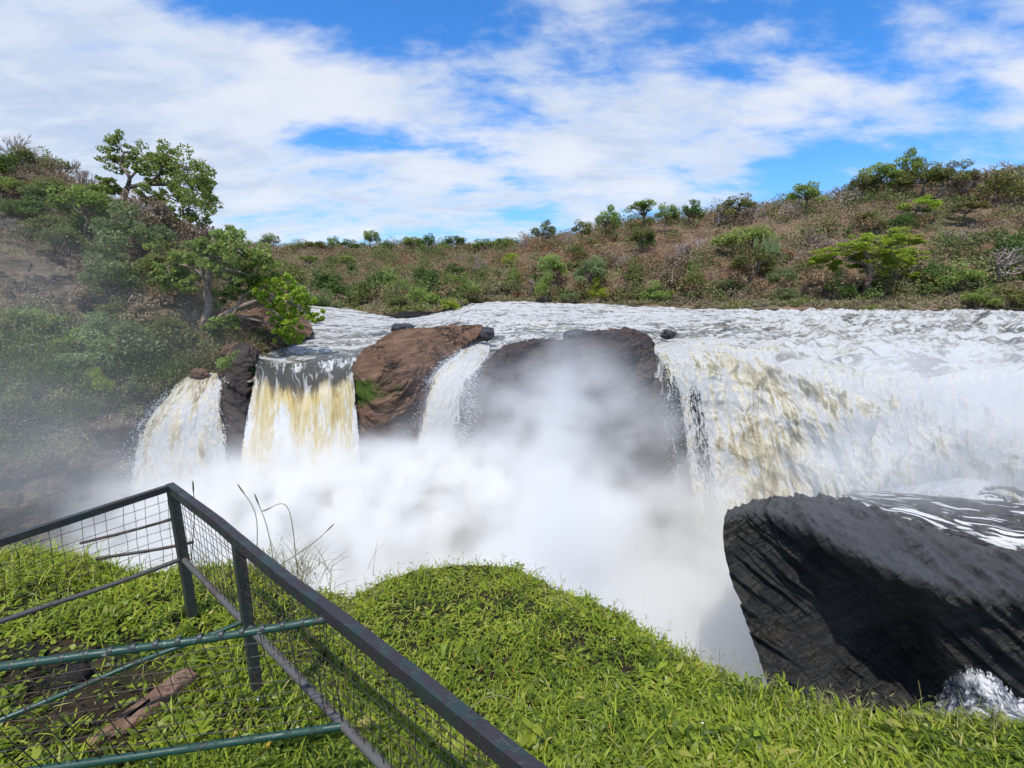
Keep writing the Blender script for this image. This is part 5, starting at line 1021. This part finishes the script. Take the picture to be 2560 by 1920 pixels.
def fpart(name, mb, mat, smooth=True, label=None):
    o = obj(name, mb.mesh(name, [mat], smooth), fence)
    if label: o['label'] = label
    return o
Rr = lambda k, z=2.21: C0 + RD * k + up_ * (z - 2.21) - FO
Lr = lambda s, z=2.21: C0 + LDv * s + up_ * (z - 2.21) - FO
def bar(name, a, b, w, h, mat, label=None, sag=0.0, upv=(0, 0, 1)):
    mb = MB(); t = np.linspace(0, 1, 9); pts = [a * (1 - x) + b * x + up_ * sag * math.sin(math.pi * x) for x in t]
    for p0, p1 in zip(pts, pts[1:]): mb.box(p0, p1, w, h, upv)
    o = fpart(name, mb, mat, False, label); return o
sd0 = np.array([RD[1], -RD[0], 0]) / np.linalg.norm(RD); rl = MB()                                                   # angle iron: flat top leaf and a hanging side leaf
t = np.linspace(-.012, 1.35, 20); pts = [Rr(x) + up_ * (.007 * math.sin(9 * x) + .003 * math.sin(31 * x)) + sd0 * .004 * math.sin(14 * x + 1) for x in t]
for p0, p1 in zip(pts, pts[1:]):
    rl.box(p0 + up_ * .030, p1 + up_ * .030, .060, .014)
sd = np.array([RD[1], -RD[0], 0]); sd /= np.linalg.norm(sd)    # towards the viewer's side
for p0, p1 in zip(pts, pts[1:]):
    rl.box(p0 + sd * .024 - up_ * .010, p1 + sd * .024 - up_ * .010, .014, .064)
fpart('top_rail', rl, M_RAIL, False, 'dark green rusty angle-iron rail running to the corner')
bar('top_rail', Lr(-.02) + up_ * .012, Lr(2.4) + up_ * .012, .05, .055, M_POST, 'grey worn rail running off to the left')
def pipe(name, A, r, mat, k=10, label=None):
    mb = MB(); A = np.array(A, float); pts = cr(A, 14); mb.tube(pts, r, k); return fpart(name, mb, mat, True, label)
bar('post', Rr(0.0, 2.19), Rr(0.005, .90), .075, .055, M_POST, 'dark brown corner post', upv=(1, -.6, 0)); bar('post', Rr(.35, 2.17), Rr(.352, .95), .07, .055, M_POST, 'green intermediate post', upv=(1, -.8, 0))
pipe('lower_rail', [Rr(0, 1.50), Rr(.35, 1.49), Rr(.7, 1.48), Rr(1.2, 1.48)], .026, M_WORN, label='worn grey lower pipe under the angle-iron rail')
pipe('lower_rail', [Lr(0, 1.50), Lr(.5, 1.55), Lr(1.08, 1.64), Lr(2.2, 1.78)], .020, M_WORN, label='thin grey-green lower pipe at the left')
NA, NB = np.array([-1.03, 2.335, 2.165]) - FO, np.array([-2.48, 1.95, 2.20]) - FO; NB2 = NA + (NB - NA) * 1.5
LA, LB = np.array([-1.14, 2.27, 1.48]) - FO, np.array([-2.57, 2.05, 1.46]) - FO; LB2 = LA + (LB - LA) * 1.4
pipe('pipe', [NA, NA * .66 + NB * .34 - up_ * .012, NA * .33 + NB * .67 - up_ * .006, NB, NB2], .0215, M_PIPE, label='green welded upper pipe crossing the foreground')
pipe('pipe', [LA + (LA - LB) * .10, LA * .6 + LB * .4, LB, LB2], .0215, M_PIPE, label='green lower pipe along the bottom edge')
pipe('pipe', [P(603, 1556, 3.1) - FO, P(500, 1598, 2.95) - FO, P(353, 1652, 2.8) - FO, P(176, 1728, 2.6) - FO, P(-120, 1850, 2.3) - FO], .018, M_PIPE, label='thin pale green pipe slanting down to the left')
pipe('pipe', [P(448, 1293, 4.05) - FO, P(330, 1326, 3.9) - FO, P(200, 1358, 3.75) - FO], .013, M_WIRE); pipe('pipe', [P(484, 1355, 4.2) - FO, P(400, 1372, 4.1) - FO, P(240, 1397, 3.9) - FO], .015, M_WIRE, label='dark bar poking out past the corner post')
def wires(f00, f10, f01, f11, n, m, r, jit=.006, diag=None, seed=1):
    """wire grid on the patch with corners f00 (top start) f10 (top end) f01 f11 (bottom)"""
    rg = np.random.default_rng(seed); mb = MB(); S_ = lambda u, v: (f00 * (1 - u) + f10 * u) * (1 - v) + (f01 * (1 - u) + f11 * u) * v
    for i in range(n + 1):
        u = i / n + rg.normal(0, .1 / n); A = np.array([S_(u, v) + rg.normal(0, jit, 3) * (0 < v < 1) for v in np.linspace(0, 1, 5)]); mb.tube(A, r, 4)
    for j in range(1, m):
        v = j / m + rg.normal(0, .08 / m); A = np.array([S_(u, v) + rg.normal(0, jit, 3) for u in np.linspace(0, 1, 9)]); mb.tube(A, r, 4)
    return mb
fpart('wire_mesh', wires(Rr(.015, 2.18), Rr(1.2, 2.18), Rr(.015, 1.50), Rr(1.2, 1.48), 62, 9, .0025, seed=2), M_WIRE)
fpart('wire_mesh', wires(Lr(.02, 2.19), Lr(2.2, 2.19), Lr(.06, 1.50), Lr(2.2, 1.78), 26, 8, .0025, seed=3), M_WIRE)
dA = (NB - NA); fpart('wire_mesh', wires(NA + dA * .03, NB2, LA - (LA - LB) * .0 + (LA - LB) * .10, LB2 + (LA - LB) * .12, 22, 8, .0031, .008, seed=4), M_WIRE)
d_ = dA / np.linalg.norm(dA); wl = MB(); wl.tube([-d_ * .012, d_ * 0, d_ * .012], [.0205, .024, .0205], 8); WELD = wl.mesh('weld', [M_POST])
for i in range(23):
    u = i / 22; obj('weld', WELD, fence, 'dark weld mark where a wire meets the green pipe', None, None, None, tuple((NA + dA * .03) * (1 - u) + NB2 * u))
